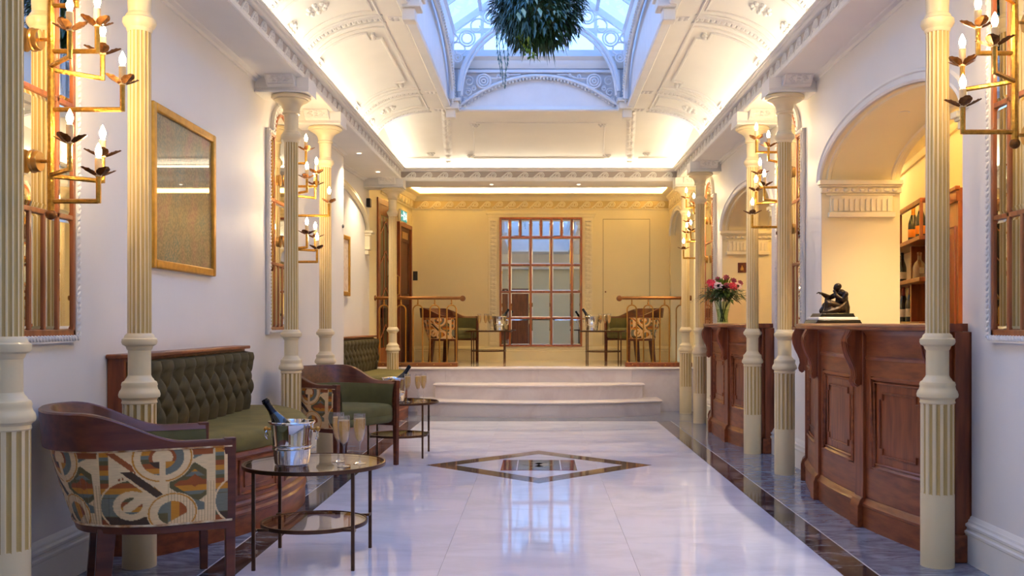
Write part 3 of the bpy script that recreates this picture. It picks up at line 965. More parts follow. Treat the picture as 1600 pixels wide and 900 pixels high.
# end cove
EY0, EY1 = YS + 0.06, YE
def ecove(t, inset=0.0):
    a = t * PI / 2
    return (EY1 + (EY0 - EY1 - inset * 1.0) * math.cos(a), VZ0 + (VZ1 - VZ0 - inset) * math.sin(a))
mb = MB(); mb.grid(2, 25, lambda u, v: (-VX0 + 2 * VX0 * u, *ecove(v)))
mb.build('vault_end', paint_ceil, ceil)
for s in (-1, 1):
    mb = MB()
    prf = [ecove(i / 24) for i in range(25)]
    vs = [(s * VX0, EY1, VZ0)] + [(s * VX0, y, z) for y, z in prf]
    mb.add(vs, [(0, i, i + 1) for i in range(1, 25)])
    mb.add([(s * VX0, EY1, VZ0), (s * VX0, EY0, VZ0), (s * VX0, EY0, VZ0 - 0.03), (s * VX0, EY1, VZ0 - 0.03)], [(0, 1, 2, 3)])
    mb.build('vault_end_cheek', paint_ceil, ceil)
    # small cheek of vault above cornice line beyond the last rib
    mb = MB()
    def fv(u, v):
        t = 0.06 + 0.92 * u
        y, z = ecove(t, 0.0 if v < 0.001 or v > 0.999 else (0.010 if v < 0.1 or v > 0.9 else 0.004 + 0.034 * rib_height(u, (v - 0.1) / 0.8, 9)))
        xc = 1.16 - 0.17 * t * t * 0.9
        return (s * (xc - 0.055 + 0.11 * v), y, z)
    mb.grid(110, 11, fv); mb.build('rib_ornament', paint_orn, ceil)
def epath(t, xa, xb, r=0.014, inset=0.004):
    y, z = ecove(t, inset)
    MB().tube([(xa, y, z), (xb, y, z)], r, 6).build('panel_moulding', paint_trim, ceil)
for (xa, xb) in ((-0.92, 0.92), (-1.70, -1.26), (1.26, 1.70)):
    epath(0.13, xa, xb, 0.010)
    epath(0.26, xa * (0.9 if abs(xa) < 1 else 1), xb * (0.9 if abs(xb) < 1 else 1), 0.013)
epath(0.80, -0.72, 0.72, 0.010)
for s in (-1, 1):
    pts = [(s * (0.86 - 0.10 * t / 0.8), *ecove(t, 0.004)) for t in [0.30 + 0.46 * i / 10 for i in range(11)]]
    MB().tube(pts, 0.008, 6).build('panel_moulding', paint_trim, ceil)
    for tt, xx in ((0.30, 0.86), (0.77, 0.74), (0.33, 1.36)):
        y, z = ecove(tt, 0.006)
        mb = MB()
        for q in range(6):
            a = 2 * PI * q / 6
            mb.sphere((s * xx + 0.035 * math.cos(a), y - 0.01, z + 0.02 * math.sin(a)), (0.02, 0.02, 0.016), 8, 5)
        mb.sphere((s * xx, y - 0.015, z), 0.016, 8, 5)
        mb.build('panel_rosette', paint_orn, ceil)

# ---------------------------------------------------------------- skylight (window_1): curb, clerestory, roof
sk = structure('window_1')
SX, SZ0, SZ1, SRZ = 0.97, VZ1, 4.26, 4.95
SY0 = -1.8
for s in (-1, 1):
    # curb moulding, clerestory wall and eaves beam
    MB().prism([(SX + 0.05, SZ0 - 0.012), (SX - 0.02, SZ0 - 0.012), (SX - 0.03, SZ0 + 0.01), (SX - 0.02, SZ0 + 0.035), (SX, SZ0 + 0.05), (SX + 0.05, SZ0 + 0.05)],
               SY0, YE, lambda a, b, t: (s * a, t, b)).build('curb', paint_frame, sk)
    MB().box(*sorted((s * SX, s * (SX + 0.08))), SY0, YE, SZ0 + 0.012, SZ1).build('clerestory_wall', paint_frame, sk, smooth=0)
    MB().prism([(SX, SZ1 - 0.14), (SX - 0.03, SZ1 - 0.14), (SX - 0.05, SZ1 - 0.10), (SX - 0.05, SZ1 - 0.02), (SX - 0.08, SZ1), (SX + 0.08, SZ1 + 0.04), (SX + 0.08, SZ1 - 0.14)],
               SY0, YE, lambda a, b, t: (s * a, t, b)).build('eaves_beam', paint_frame, sk)
    for ya, yb in ((7.45, 10.55), (4.2, 7.1)):
        yc, hw = (ya + yb) / 2, (yb - ya) / 2
        arc = [(s * (SX - 0.045), yc - hw * math.cos(PI * i / 32), SZ0 + 0.06 + 0.52 * math.sin(PI * i / 32) ** 0.8) for i in range(33)]
        MB().tube(arc, 0.030, 8).build('arch_rib', paint_frame, sk)
        MB().tube([(p[0] - s * 0.005, p[1], p[2] - 0.05) for p in arc], 0.012, 6).build('arch_bead', paint_orn, sk)
        for i in range(0, 64):                  # rope beads
            a = PI * (i + 0.5) / 64
            if yb < 8: break
            MB().sphere((0, 0, 0), 0.014, 6, 4).build('bead', paint_orn, sk, loc=(s * (SX - 0.072), yc - hw * math.cos(a), SZ0 + 0.045 + 0.52 * math.sin(a) ** 0.8))
    # brackets that carry the trusses
    for y in (7.28, YE - 0.10, 4.0):
        mb = MB()
        mb.box(*sorted((s * (SX + 0.03), s * (SX - 0.13))), y - 0.11, y + 0.11, SZ0 + 0.045, SZ0 + 0.085)
        mb.box(*sorted((s * (SX + 0.03), s * (SX - 0.11))), y - 0.09, y + 0.09, SZ0 - 0.03, SZ0 + 0.045)
        mb.box(*sorted((s * (SX + 0.03), s * (SX - 0.07))), y - 0.06, y + 0.06, SZ0 - 0.12, SZ0 - 0.03)
        mb.build('truss_bracket', paint_trim, sk, bevel=0.008)
# roof glazing: panes and bars
npane = 14
pitch = math.atan2(SRZ - SZ1, SX)
for s in (-1, 1):
    for i in range(npane):
        y1 = SY0 + (YE - SY0) * i / npane; y2 = SY0 + (YE - SY0) * (i + 1) / npane
        MB().prism([(SX, SZ1 + 0.03), (0.0, SRZ + 0.03), (0.0, SRZ + 0.036), (SX, SZ1 + 0.036)], y1 + 0.01, y2 - 0.01, lambda a, b, t: (s * a, t, b)).build('roof_pane', glass_sky, sk, smooth=0)
        MB().prism([(SX, SZ1), (0.0, SRZ), (0.0, SRZ + 0.05), (SX, SZ1 + 0.05)], y1 - 0.012, y1 + 0.012, lambda a, b, t: (s * a, t, b)).build('glazing_bar', paint_frame, sk, smooth=0)
    for f in (0.36, 0.70):
        xx, zz = SX * (1 - f), SZ1 + (SRZ - SZ1) * f
        MB().box(s * xx - 0.018, s * xx + 0.018, SY0, YE, zz - 0.03, zz + 0.01).build('purlin', paint_frame, sk, smooth=0)
MB().box(-0.03, 0.03, SY0, YE + 0.1, SRZ - 0.06, SRZ + 0.06).build('ridge_beam', paint_frame, sk, smooth=0)
# front closing gable (behind the camera)
MB().add([(-SX - 0.08, SY0, SZ0), (SX + 0.08, SY0, SZ0), (SX + 0.08, SY0, SZ1), (0, SY0, SRZ), (-SX - 0.08, SY0, SZ1)], [(0, 1, 2, 3, 4)]).build('front_gable', paint_frame, sk, smooth=0)
# close the flat ceiling between front wall and skylight
MB().box(-VX2 - 0.02, VX2 + 0.02, Y0 - 0.1, SY0 + 0.01, VZ1, VZ1 + 0.05).build('flat_ceiling', paint_ceil, ceil, smooth=0)
MB().box(-1.9, 1.9, Y0 - 0.1, Y0 + 0.02, ZS, 3.6).build('front_upper_wall', paint_ceil, ceil, smooth=0)
# trusses: arched rib, rafters and scrollwork
def ring(mb, c, r0, tube_r, turns=0.0, y=0.0):
    n = 22
    mb.tube([(c[0] + r0 * math.cos(2 * PI * i / n), y, c[1] + r0 * math.sin(2 * PI * i / n)) for i in range(n)], tube_r, 6, closed=True)
def truss(y, thick):
    n = 40
    arc = [(0.855 * math.cos(PI - PI * i / n), y, SZ0 + 0.16 + 0.80 * math.sin(PI * i / n)) for i in range(n + 1)]
    mb = MB()
    for j, (rr, dz) in enumerate(((thick, 0), (thick * 0.6, -0.045))):
        mb.tube([(p[0] * (1 - 0.03 * j), p[1] - 0.0, p[2] + dz) for p in arc], rr, 8)
    mb.build('truss_arch', paint_frame, sk)
    for s in (-1, 1):
        mb = MB()
        mb.tube([(s * 0.93, y, SZ0 + 0.09), (s * 0.93, y, SZ1)], 0.022, 6)
        mb.prism([(0.97, SZ1 - 0.05), (0.0, SRZ - 0.06), (0.0, SRZ + 0.02), (0.97, SZ1 + 0.03)], y - 0.03, y + 0.03, lambda a, b, t: (s * a, t, b))
        mb.build('truss_rafter', paint_frame, sk)
        mb = MB()
        for cx, cz, r in ((0.77, 4.19, 0.085), (0.77, 4.19, 0.058), (0.52, 4.42, 0.075), (0.52, 4.42, 0.050), (0.87, 3.98, 0.045), (0.87, 3.98, 0.022), (0.30, 4.56, 0.055)):
            ring(mb, (s * cx, cz), r, 0.010, y=y)
        def spiral(cx, cz, r, a0, turns, d=1):
            pts = [(s * (cx + r * (1 - 0.75 * i / 24) * math.cos(a0 + d * turns * 2 * PI * i / 24)), y, cz + r * (1 - 0.75 * i / 24) * math.sin(a0 + d * turns * 2 * PI * i / 24)) for i in range(25)]
            mb.tube(pts, 0.009, 6)
        spiral(0.86, 4.06, 0.11, -0.5, 1.1); spiral(0.66, 4.31, 0.10, 2.6, 1.0, -1); spiral(0.42, 4.50, 0.09, 2.8, 1.0, -1); spiral(0.92, 4.18, 0.07, 0.4, 1.0)
        mb.build('truss_scrollwork', paint_frame, sk)
truss(YE - 0.16, 0.026)
truss(7.28, 0.034)
# end gable: lunette panel with pierced spandrels, sill, window_2
ge = structure('window_2')
GY = YE
MB().box(-1.02, 1.02, GY, GY + 0.06, SZ0 - 0.02, 4.02).build('gable_wall', paint_frame, ge, smooth=0)
MB().prism([(GY, SZ0 - 0.03), (GY - 0.05, SZ0 - 0.03), (GY - 0.06, SZ0 - 0.015), (GY - 0.04, SZ0 + 0.0), (GY - 0.02, SZ0 + 0.03), (GY, SZ0 + 0.03)], -0.9, 0.9, lambda a, b, t: (t, a, b)).build('curb', paint_trim, ge)
larc = [(0.84 * math.cos(PI - PI * i / 40), GY - 0.03, SZ0 + 0.07 + 0.31 * math.sin(PI * i / 40)) for i in range(41)]
larc = [(-0.84, GY - 0.03, SZ0 + 0.04)] + [(-0.84 + 1.68 * i / 40, GY - 0.03, SZ0 + 0.05 + 0.31 * (1 - ((i - 20) / 20) ** 2)) for i in range(41)] + [(0.84, GY - 0.03, SZ0 + 0.04)]
MB().tube(larc, 0.020, 8).build('lunette_arch', paint_frame, ge)
for i in range(44):
    t = (i + 0.5) / 44 * 2 - 1
    MB().box(-0.009, 0.009, -0.012, 0.012, -0.012, 0.012).build('dentil', paint_orn, ge, loc=(0.82 * t, GY - 0.03, SZ0 + 0.022 + 0.31 * (1 - t * t)))
MB().box(-0.88, 0.88, GY - 0.05, GY, SZ0 + 0.39, SZ0 + 0.42).build('spandrel_rail', paint_frame, ge, bevel=0.004)
for s in (-1, 1):
    MB().box(*sorted((s * 0.84, s * 0.88)), GY - 0.05, GY, SZ0, SZ0 + 0.39).build('spandrel_post', paint_frame, ge, bevel=0.004)
    mb = MB()
    y = GY - 0.035
    for cx, cz, r in ((0.60, 0.30, 0.075), (0.60, 0.30, 0.048), (0.60, 0.30, 0.02)):
        ring(mb, (s * cx, SZ0 + cz), r, 0.012, y=y)
    for cx, cz, r in ((0.76, 0.30, 0.055), (0.77, 0.18, 0.045), (0.44, 0.35, 0.025), (0.34, 0.362, 0.018), (0.80, 0.10, 0.025), (0.71, 0.22, 0.03)):
        pts = [(s * (cx + r * (1 - 0.7 * i / 20) * math.cos(1.0 + 2.6 * PI * i / 20)), y, SZ0 + cz + r * (1 - 0.7 * i / 20) * math.sin(1.0 + 2.6 * PI * i / 20)) for i in range(21)]
        mb.tube(pts, 0.008, 6)
    mb.tube([(s * 0.52, y, SZ0 + 0.33), (s * 0.42, y, SZ0 + 0.33), (s * 0.30, y, SZ0 + 0.37), (s * 0.20, y, SZ0 + 0.372)], 0.008, 6)
    mb.build('spandrel_scrollwork', paint_frame, ge)
MB().prism([(GY + 0.02, 3.90), (GY - 0.03, 3.90), (GY - 0.05, 3.94), (GY - 0.05, 3.98), (GY - 0.08, 4.02), (GY + 0.02, 4.02)], -0.95, 0.95, lambda a, b, t: (t, a, b)).build('sill_moulding', paint_trim, ge)
MB().box(-0.95, 0.95, GY + 0.03, GY + 0.09, 4.02, 4.12).build('lower_rail', paint_frame, ge, bevel=0.005)
for xx in (-0.95, -0.62, -0.30, 0.0, 0.30, 0.62, 0.95):
    top = SZ1 + (SRZ - SZ1) * (1 - abs(xx) / SX)
    MB().box(xx - 0.018, xx + 0.018, GY + 0.04, GY + 0.08, 4.12, max(top, 4.2)).build('mullion', paint_frame, ge, smooth=0)
MB().box(-0.95, 0.95, GY + 0.043, GY + 0.077, 4.31, 4.36).build('transom', paint_frame, ge, smooth=0)
xs = [-0.95, -0.62, -0.30, 0.0, 0.30, 0.62, 0.95]
for a, b in zip(xs[:-1], xs[1:]):
    MB().box(a + 0.018, b - 0.018, GY + 0.055, GY + 0.061, 4.12, 4.31).build('pane', glass_sky, ge, smooth=0)
    za, zb = (SZ1 + (SRZ - SZ1) * (1 - abs(q) / SX) for q in (a, b))
    MB().prism([(a + 0.018, 4.36), (b - 0.018, 4.36), (b - 0.018, max(zb, 4.365)), (a + 0.018, max(za, 4.365))], GY + 0.055, GY + 0.061, lambda p, q, t: (p, t, q)).build('pane', glass_sky, ge, smooth=0)
# ================================================================== COLUMNS
def fluted(mb, Rr, z0, z1, n=16, d=0.13, k=8, Rt=None, land=0.3):
    Rt = Rt or Rr
    rings = [(z0, 0.0), (z0 + 0.001, 0.02), (z0 + 0.012, 1.0), (z1 - 0.012, 1.0), (z1 - 0.001, 0.02), (z1, 0.0)]
    vs = []; fs = []; ms = []; K = n * k
    for z, g in rings:
        rad = Rr + (Rt - Rr) * (z - z0) / (z1 - z0)
        for i in range(K):
            t = (i % k) / k
            gg = 0.0 if t < land else math.sin(PI * (t - land) / (1 - land)) ** 0.6
            r = rad * (1 - d * gg * g)
            a = 2 * PI * i / K
            vs.append((r * math.cos(a), r * math.sin(a), z))
    o = len(mb.v); mb.v.extend(vs)
    for q in range(len(rings) - 1):
        for i in range(K):
            j = (i + 1) % K
            mb.f.append((o + q * K + i, o + q * K + j, o + (q + 1) * K + j, o + (q + 1) * K + i))
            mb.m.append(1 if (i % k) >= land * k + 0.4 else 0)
    return mb

def make_column(label, loc):
    c = thing('column', label, 'column', loc, 0, 'fluted cream columns')
    MB().lathe([(0.0755, 0), (0.0755, 0.335), (0.0747, 0.34)], 40).build('foot', col_paint, c)
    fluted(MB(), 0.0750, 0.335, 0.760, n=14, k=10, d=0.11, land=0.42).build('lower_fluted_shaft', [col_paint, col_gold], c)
    MB().lathe([(0.075, 0.757), (0.079, 0.762), (0.076, 0.775), (0.080, 0.782), (0.090, 0.788), (0.0925, 0.800), (0.088, 0.815), (0.081, 0.825), (0.078, 0.838),
                (0.080, 0.846), (0.076, 0.858), (0.066, 0.864), (0.062, 0.872), (0.055, 0.880), (0.051, 0.890)], 40).build('lower_collar', col_paint, c)
    MB().lathe([(0.051, 0.88), (0.051, 1.02)], 32, cap=False).build('neck', col_paint, c)
    MB().lathe([(0.051, 1.005), (0.056, 1.012), (0.060, 1.024), (0.074, 1.032), (0.079, 1.044), (0.077, 1.058), (0.068, 1.064), (0.064, 1.076), (0.054, 1.085)], 40).build('middle_collar', col_paint, c)
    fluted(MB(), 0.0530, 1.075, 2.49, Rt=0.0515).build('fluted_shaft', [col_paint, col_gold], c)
    MB().lathe([(0.052, 2.485), (0.057, 2.492), (0.058, 2.502), (0.068, 2.512), (0.0755, 2.528), (0.073, 2.545), (0.062, 2.553), (0.060, 2.562), (0.050, 2.575)], 40).build('upper_collar', col_paint, c)
    MB().lathe([(0.050, 2.565), (0.055, 2.70)], 32, cap=False).build('upper_neck', col_paint, c)
    MB().lathe([(0.055, 2.695), (0.064, 2.700), (0.066, 2.710), (0.060, 2.718), (0.062, 2.735), (0.072, 2.762), (0.092, 2.782), (0.118, 2.795), (0.126, 2.800),
                (0.126, 2.806), (0.140, 2.810), (0.147, 2.820), (0.144, 2.832), (0.130, 2.840)], 48).build('capital', col_paint, c)
    return c
cols = [
    (-1.86, 3.47, 'column cut off by the left photo edge, left of the patterned armchair'),
    (-1.86, 4.62, 'column behind the near armchair, in front of the near end of the banquette'),
    (-1.86, 7.45, 'left-hand column at the far end of the first banquette, beside the second wall sconce'),
    (-1.86, 8.64, 'left-hand column just beyond the second wall sconce, behind the far floor-level armchair'),
    (-1.85, 12.56, 'left-hand column at the landing steps, in front of the carved door'),
    (1.86, 4.63, 'column in front of the near wooden bar counter, at its near end'),
    (1.845, 7.45, 'right-hand column between the two bar counters, nearer one of the pair'),
    (1.86, 8.64, 'right-hand column in front of the near end of the far bar counter'),
    (1.83, 11.27, 'right-hand column just beyond the flower vase on the far counter'),
    (1.845, 12.48, 'right-hand column standing farthest back against the marble steps'),
]
c0 = None
for x, y, lab in cols:
    lab = 'cream fluted ' + lab
    if c0 is None: c0 = make_column(lab, (x, y, 0))
    else: dup(c0, (x, y, 0), 0, lab)

# entablature blocks between column, wall and cornice, each with a rosette console
def entab(idx, x, y, wx):
    s = structure('trim_%d' % idx)
    sg = 1 if x > 0 else -1
    a, b = sorted((sg * (CX - 0.055), wx))
    MB().box(a, b, y - 0.12, y + 0.12, 2.872, ZS + 0.001).build('beam', paint_trim, s, bevel=0.003)
    MB().box(a, b, y - 0.135, y + 0.135, 2.838, 2.852).build('beam_moulding', paint_trim, s, bevel=0.003)
    MB().prism([(-0.135, 2.852), (0.135, 2.852), (0.12, 2.874), (-0.12, 2.874)], a, b, lambda p, q, t: (t, y + p, q)).build('beam_moulding', paint_trim, s)
    xc = sg * 1.90
    MB().prism([(-0.10, 2.874), (-0.16, 2.886), (-0.235, ZS), (-0.10, ZS)], xc - 0.105, xc + 0.105, lambda p, q, t: (t, y + p, q)).build('console', paint_trim, s, bevel=0.004)
    d = Vector((0, -0.075, 0.064)).normalized(); nrm = Vector((0, -d.z, d.y)).normalized()
    if nrm.z > 0: nrm = -nrm
    o0 = Vector((xc, y - 0.1975, (2.886 + ZS) / 2))
    mb = MB()
    for q in range(9):
        ang = 2 * PI * q / 8
        rx, rz = (0.0, 0.0) if q == 8 else (0.058 * math.cos(ang), 0.026 * math.sin(ang))
        p = o0 + Vector((rx, 0, 0)) + d * rz
        mb.sphere(p, (0.018, 0.012, 0.011), 8, 5)
    mb.build('rosette', paint_orn, s)
    fr = [o0 + Vector((sx * 0.092, 0, 0)) + d * (sz * 0.040) for sx, sz in ((-1, -1), (1, -1), (1, 1), (-1, 1))]
    MB().tube(fr, 0.005, 5, closed=True).build('rosette_frame', paint_orn, s)
for i, (x, y, lab) in enumerate(cols):
    wx = (XL if y < 11 else lx(12.5) - 0.02) if x < 0 else XR
    entab(11 + i, x, y, wx)

# ================================================================== MIRRORS
def bevel_pane(x0, x1, z0, z1, b=0.014):
    y0, y1, y2 = 0.010, 0.013, 0.0165
    vs = [(x0, y0, z0), (x1, y0, z0), (x1, y0, z1), (x0, y0, z1), (x0, y1, z0), (x1, y1, z0), (x1, y1, z1), (x0, y1, z1),
          (x0 + b, y2, z0 + b), (x1 - b, y2, z0 + b), (x1 - b, y2, z1 - b), (x0 + b, y2, z1 - b)]
    fs = [(0, 3, 2, 1), (0, 1, 5, 4), (1, 2, 6, 5), (2, 3, 7, 6), (3, 0, 4, 7), (4, 5, 9, 8), (5, 6, 10, 9), (6, 7, 11, 10), (7, 4, 8, 11), (8, 9, 10, 11)]
    return MB().add(vs, fs)
MW = 0.375; MZ = [1.095, 1.60, 2.10, 2.595]; SB = 0.235
def arch_pts(hw, z, rise, n=18):
    return [(hw * math.cos(PI - PI * i / n), z + rise * math.sin(PI - PI * i / n)) for i in range(n + 1)]
def make_mirror(label, loc, rz):
    m = thing('wall_mirror', label, 'mirror', loc, rz, 'mullioned wall mirrors')
    # plaster surround with rope edge
    outl = [(-0.43, 1.045), (0.43, 1.045), (0.43, 2.635), (0.30, 2.635)] + arch_pts(0.30, 2.64, 0.25)[::-1] + [(-0.30, 2.635), (-0.43, 2.635)]
    MB().prism(outl, 0.0, 0.007, lambda a, b, t: (a, t, b)).build('backing', paint_trim, m)
    mb = MB()
    mb.box(-0.43, -0.392, 0.0, 0.030, 1.045, 2.635).box(0.392, 0.43, 0.0, 0.030, 1.045, 2.635).box(-0.392, 0.392, 0.0, 0.030, 1.045, 1.070)
    for s in (-1, 1): mb.box(*sorted((s * 0.392, s * 0.262)), 0.0, 0.030, 2.617, 2.635)
    ao, ai = arch_pts(0.30, 2.64, 0.25), arch_pts(0.256, 2.64, 0.226)
    for i in range(18):
        mb.prism([ao[i], ao[i + 1], ai[i + 1], ai[i]], 0.0, 0.030, lambda a, b, t: (a, t, b))
    mb.build('plaster_surround', paint_trim, m)
    rope = MB()
    ro = [(-0.408, 1.066), (0.408, 1.066), (0.408, 2.618), (0.275, 2.618)] + arch_pts(0.275, 2.64, 0.228)[::-1] + [(-0.275, 2.618), (-0.408, 2.618), (-0.408, 1.066)]
    for (ax, az), (bx, bz) in zip(ro[:-1], ro[1:]):
        L = math.hypot(bx - ax, bz - az)
        cnt = max(1, int(L / 0.026))
        ang = math.atan2(bz - az, bx - ax)
        for i in range(cnt):
            t = (i + 0.5) / cnt
            mt = Matrix.Rotation(-(ang + 0.7), 4, 'Y')
            rope.sphere((ax + (bx - ax) * t, 0.032, az + (bz - az) * t), (0.019, 0.010, 0.009), 6, 4, mat=mt)
    rope.build('rope_moulding', paint_orn, m)
    w = 0.011
    def bar(nm, x0, x1, z0, z1, d=0.0225):
        return MB().box(x0, x1, 0.008, d, z0, z1).build(nm, copper_wood, m, bevel=0.003)
    bar('frame_stile', -MW - 0.014, -MW + 0.008, MZ[0] - 0.02, MZ[3] + 0.02, 0.026)
    bar('frame_stile', MW - 0.008, MW + 0.014, MZ[0] - 0.02, MZ[3] + 0.02, 0.026)
    bar('frame_rail', -MW - 0.014, MW + 0.014, MZ[0] - 0.022, MZ[0] + 0.008, 0.026)
    for s in (-1, 1): bar('frame_rail', *sorted((s * (MW + 0.014), s * (SB - 0.012))), MZ[3] - 0.004, MZ[3] + 0.02, 0.026)
    ap = arch_pts(SB, MZ[3], 0.215)
    MB().tube([(x, 0.017, z) for x, z in ap], 0.013, 6).build('arch_frame', copper_wood, m)
    for z in (MZ[1], MZ[2]): bar('transom', -MW, MW, z - w, z + w)
    for s in (-1, 1): bar('mullion', s * SB - w, s * SB + w, MZ[0], MZ[3] + 0.02)
    for x in (-0.117, 0.0, 0.117): bar('mullion', x - w * 0.9, x + w * 0.9, MZ[0], MZ[1])
    xs = [-MW, -SB, -0.117, 0.0, 0.117, SB, MW]
    for a, b in zip(xs[:-1], xs[1:]):
        bevel_pane(a + w, b - w, MZ[0] + 0.008, MZ[1] - w, 0.016).build('mirror_pane', mirror_mat, m, smooth=0)
    for za, zb in ((MZ[1], MZ[2]), (MZ[2], MZ[3])):
        for a, b in ((-MW, -SB), (SB, MW)):
            bevel_pane(a + w, b - w, za + w, zb - w, 0.016).build('mirror_pane', mirror_mat, m, smooth=0)
    bevel_pane(-SB + w, SB - w, MZ[1] + w, MZ[2] - w, 0.022).build('mirror_pane', mirror_mat, m, smooth=0)
    tp = [(-SB + w, MZ[2] + w), (SB - w, MZ[2] + w)] + arch_pts(SB - w, MZ[3] + 0.0, 0.20)[::-1]
    MB().prism(tp, 0.010, 0.0165, lambda a, b, t: (a, t, b)).build('mirror_pane', mirror_mat, m, smooth=0)
    return m
L90, R90 = R(-90), R(90)
m0 = make_mirror('arched wall mirror with wooden bars, nearest on the left wall behind the big sconce', (XL, 4.055, 0), L90)
for loc, rz, lab in [
    ((XL, 8.05, 0), L90, 'arched wall mirror with wooden bars, farther one on the left wall beyond the painting'),
    ((XR, 4.055, 0), R90, 'arched wall mirror with wooden bars at the right photo edge, beyond the near counter end'),
    ((XR, 8.05, 0), R90, 'arched wall mirror with wooden bars between the two bar counters on the right wall'),
    ((XR, 11.88, 0), R90, 'arched wall mirror with wooden bars farthest on the right wall, behind the flowers')]:
    dup(m0, loc, rz, lab, 'mullioned wall mirrors')

# big mirror on the landing wall
bmr = thing('landing_mirror', 'large rectangular mirror of many wood-barred panes in carved plaster surround on landing wall', 'mirror', (0.03, YB, 0), R(180))
XA, ZA, ZB_ = 0.62, 0.79, 2.74
def bbar(nm, x0, x1, z0, z1, d=0.030):
    return MB().box(x0, x1, 0.008, d, z0, z1).build(nm, copper_wood, bmr, bevel=0.002)
vx = [-0.62, -0.475, -0.16, 0.155, 0.475, 0.62]
hz = [0.79, 1.21, 1.615, 2.025, 2.45, 2.74]
w = 0.012
for z in hz: bbar('frame_rail' if z in (0.79, 2.74) else 'transom', -XA - 0.012, XA + 0.012, z - w, z + w, 0.036 if z in (0.79, 2.74) else 0.028)
for x in vx: bbar('frame_stile' if abs(x) == 0.62 else 'mullion', x - w, x + w, ZA, ZB_, 0.036 if abs(x) == 0.62 else 0.030)
for x in (-0.3175, -0.0025, 0.315): bbar('mullion', x - w, x + w, hz[4], hz[5])
for r in range(4):
    for a, b in zip(vx[:-1], vx[1:]):
        bevel_pane(a + w, b - w, hz[r] + w, hz[r + 1] - w, 0.018).build('mirror_pane', mirror_mat, bmr, smooth=0)
tx = sorted(vx + [-0.3175, -0.0025, 0.315])
for a, b in zip(tx[:-1], tx[1:]):
    bevel_pane(a + w, b - w, hz[4] + w, hz[5] - w, 0.016).build('mirror_pane', mirror_mat, bmr, smooth=0)
MB().box(-0.66, 0.66, 0, 0.010, 0.76, 2.79).build('backing', paint_cream_trim, bmr, smooth=0)
for s in (-1, 1):
    MB().box(*sorted((s * 0.655, s * 0.80)), 0, 0.022, LZ + 0.22, 2.80).build('pilaster', paint_cream_trim, bmr, bevel=0.004)
    mb = MB()
    def fo(u, v):
        e = min(u * 14, (1 - u) * 14, v, 1 - v)
        h = 0.0 if e < 0.02 else 0.006 + 0.020 * rib_height(u, v, 26)
        return (s * (0.675 + 0.105 * v), 0.020 + h, 1.05 + 1.66 * u)
    mb.grid(260, 13, fo); mb.build('carved_foliage', M('carved_plaster', (240, 230, 200), 0.5, var=0.12, scale=40, bump=0.8, bscale=70), bmr)
    for (za, zb) in ((0.80, 0.84), (0.86, 1.02)):
        MB().box(*sorted((s * 0.675, s * 0.78)), 0.020, 0.030, za, zb).build('pilaster_block', paint_cream_trim, bmr, bevel=0.004)
MB().box(-0.84, 0.84, 0, 0.035, 2.80, 2.835).build('lintel', paint_cream_trim, bmr, bevel=0.005)
MB().box(-0.82, 0.82, 0, 0.025, 2.755, 2.80).build('lintel', paint_cream_trim, bmr, bevel=0.005)

# ================================================================== SCONCES
def leaf_mesh():
    mb = MB()
    def fl(u, v):
        t = u; x = 0.012 + 0.062 * t
        wdt = 0.026 * math.sin(PI * min(1, (t * 0.90 + 0.10))) ** 0.75
        y = (v - 0.5) * 2 * wdt
        z = 0.004 + 0.030 * t ** 1.3 + 0.30 * abs(y) - (0.002 if abs(v - 0.5) < 0.01 else 0) + 0.0015 * math.sin(t * 22) * abs(v - 0.5) * 2
        return (x, y, z)
    mb.grid(12, 7, fl)
    me = mb.mesh('leaf', leaf_bronze)
    return me
LEAF = leaf_mesh()
SLEEVE = MB().lathe([(0.0, 0), (0.014, 0.0), (0.014, 0.074), (0.010, 0.078), (0, 0.078)], 12).mesh('candle_sleeve', candle_wax)
BULB = MB().lathe([(0.0, 0.0), (0.008, 0.004), (0.013, 0.018), (0.013, 0.030), (0.008, 0.044), (0.0025, 0.056), (0, 0.060)], 10).mesh('bulb', bulb_mat)
def make_sconce(label, loc, rz, arms, plates, z0, z1):
    s = thing('wall_sconce', label, 'wall lamp', loc, rz, 'gold branch sconces')
    PY = 0.105
    MB().tube([(0, PY, z0 + (z1 - z0) * i / 10) for i in range(11)], 0.0145, 8).build('pole', gold_leaf, s)
    MB().sphere((0, PY, z0 - 0.01), 0.022, 10, 7).build('finial', leaf_bronze, s)
    for z in plates:
        mt = Matrix.Translation((0, 0.030, z)) @ Matrix.Rotation(R(-90), 4, 'X')
        MB().lathe([(0.0, 0), (0.048, 0), (0.048, 0.008), (0.044, 0.012), (0.044, 0.026), (0.040, 0.032), (0, 0.034)], 28, mat=mt).build('back_plate', brass, s)
        MB().tube([(0, 0.05, z), (0, PY, z)], 0.007, 8).build('plate_stem', brass, s)
    for k, (z, out, al) in enumerate(arms):
        L = math.hypot(out, al); st = 0.100
        tip = Vector((al, PY + out, z))
        path = [(0, PY, z)] + [(al * i / 5, PY + out * i / 5, z) for i in range(1, 6)]
        mb = MB().tube(path, 0.0102, 6)
        mb.tube([(al, PY + out, z - 0.008), (al, PY + out, z + st * 0.5), (al, PY + out, z + st)], 0.0102, 6)
        a = mb.build('arm', gold_leaf, s)
        place('candle_sleeve', SLEEVE, a, (al, PY + out, z + st))
        place('bulb', BULB, a, (al, PY + out, z + st + 0.078))
        for q in range(4):
            o = place('leaf', LEAF, a, (al, PY + out, z + st)); o.rotation_euler = (0, 0, q * PI / 2 + 0.5 + k * 0.5)
    return s
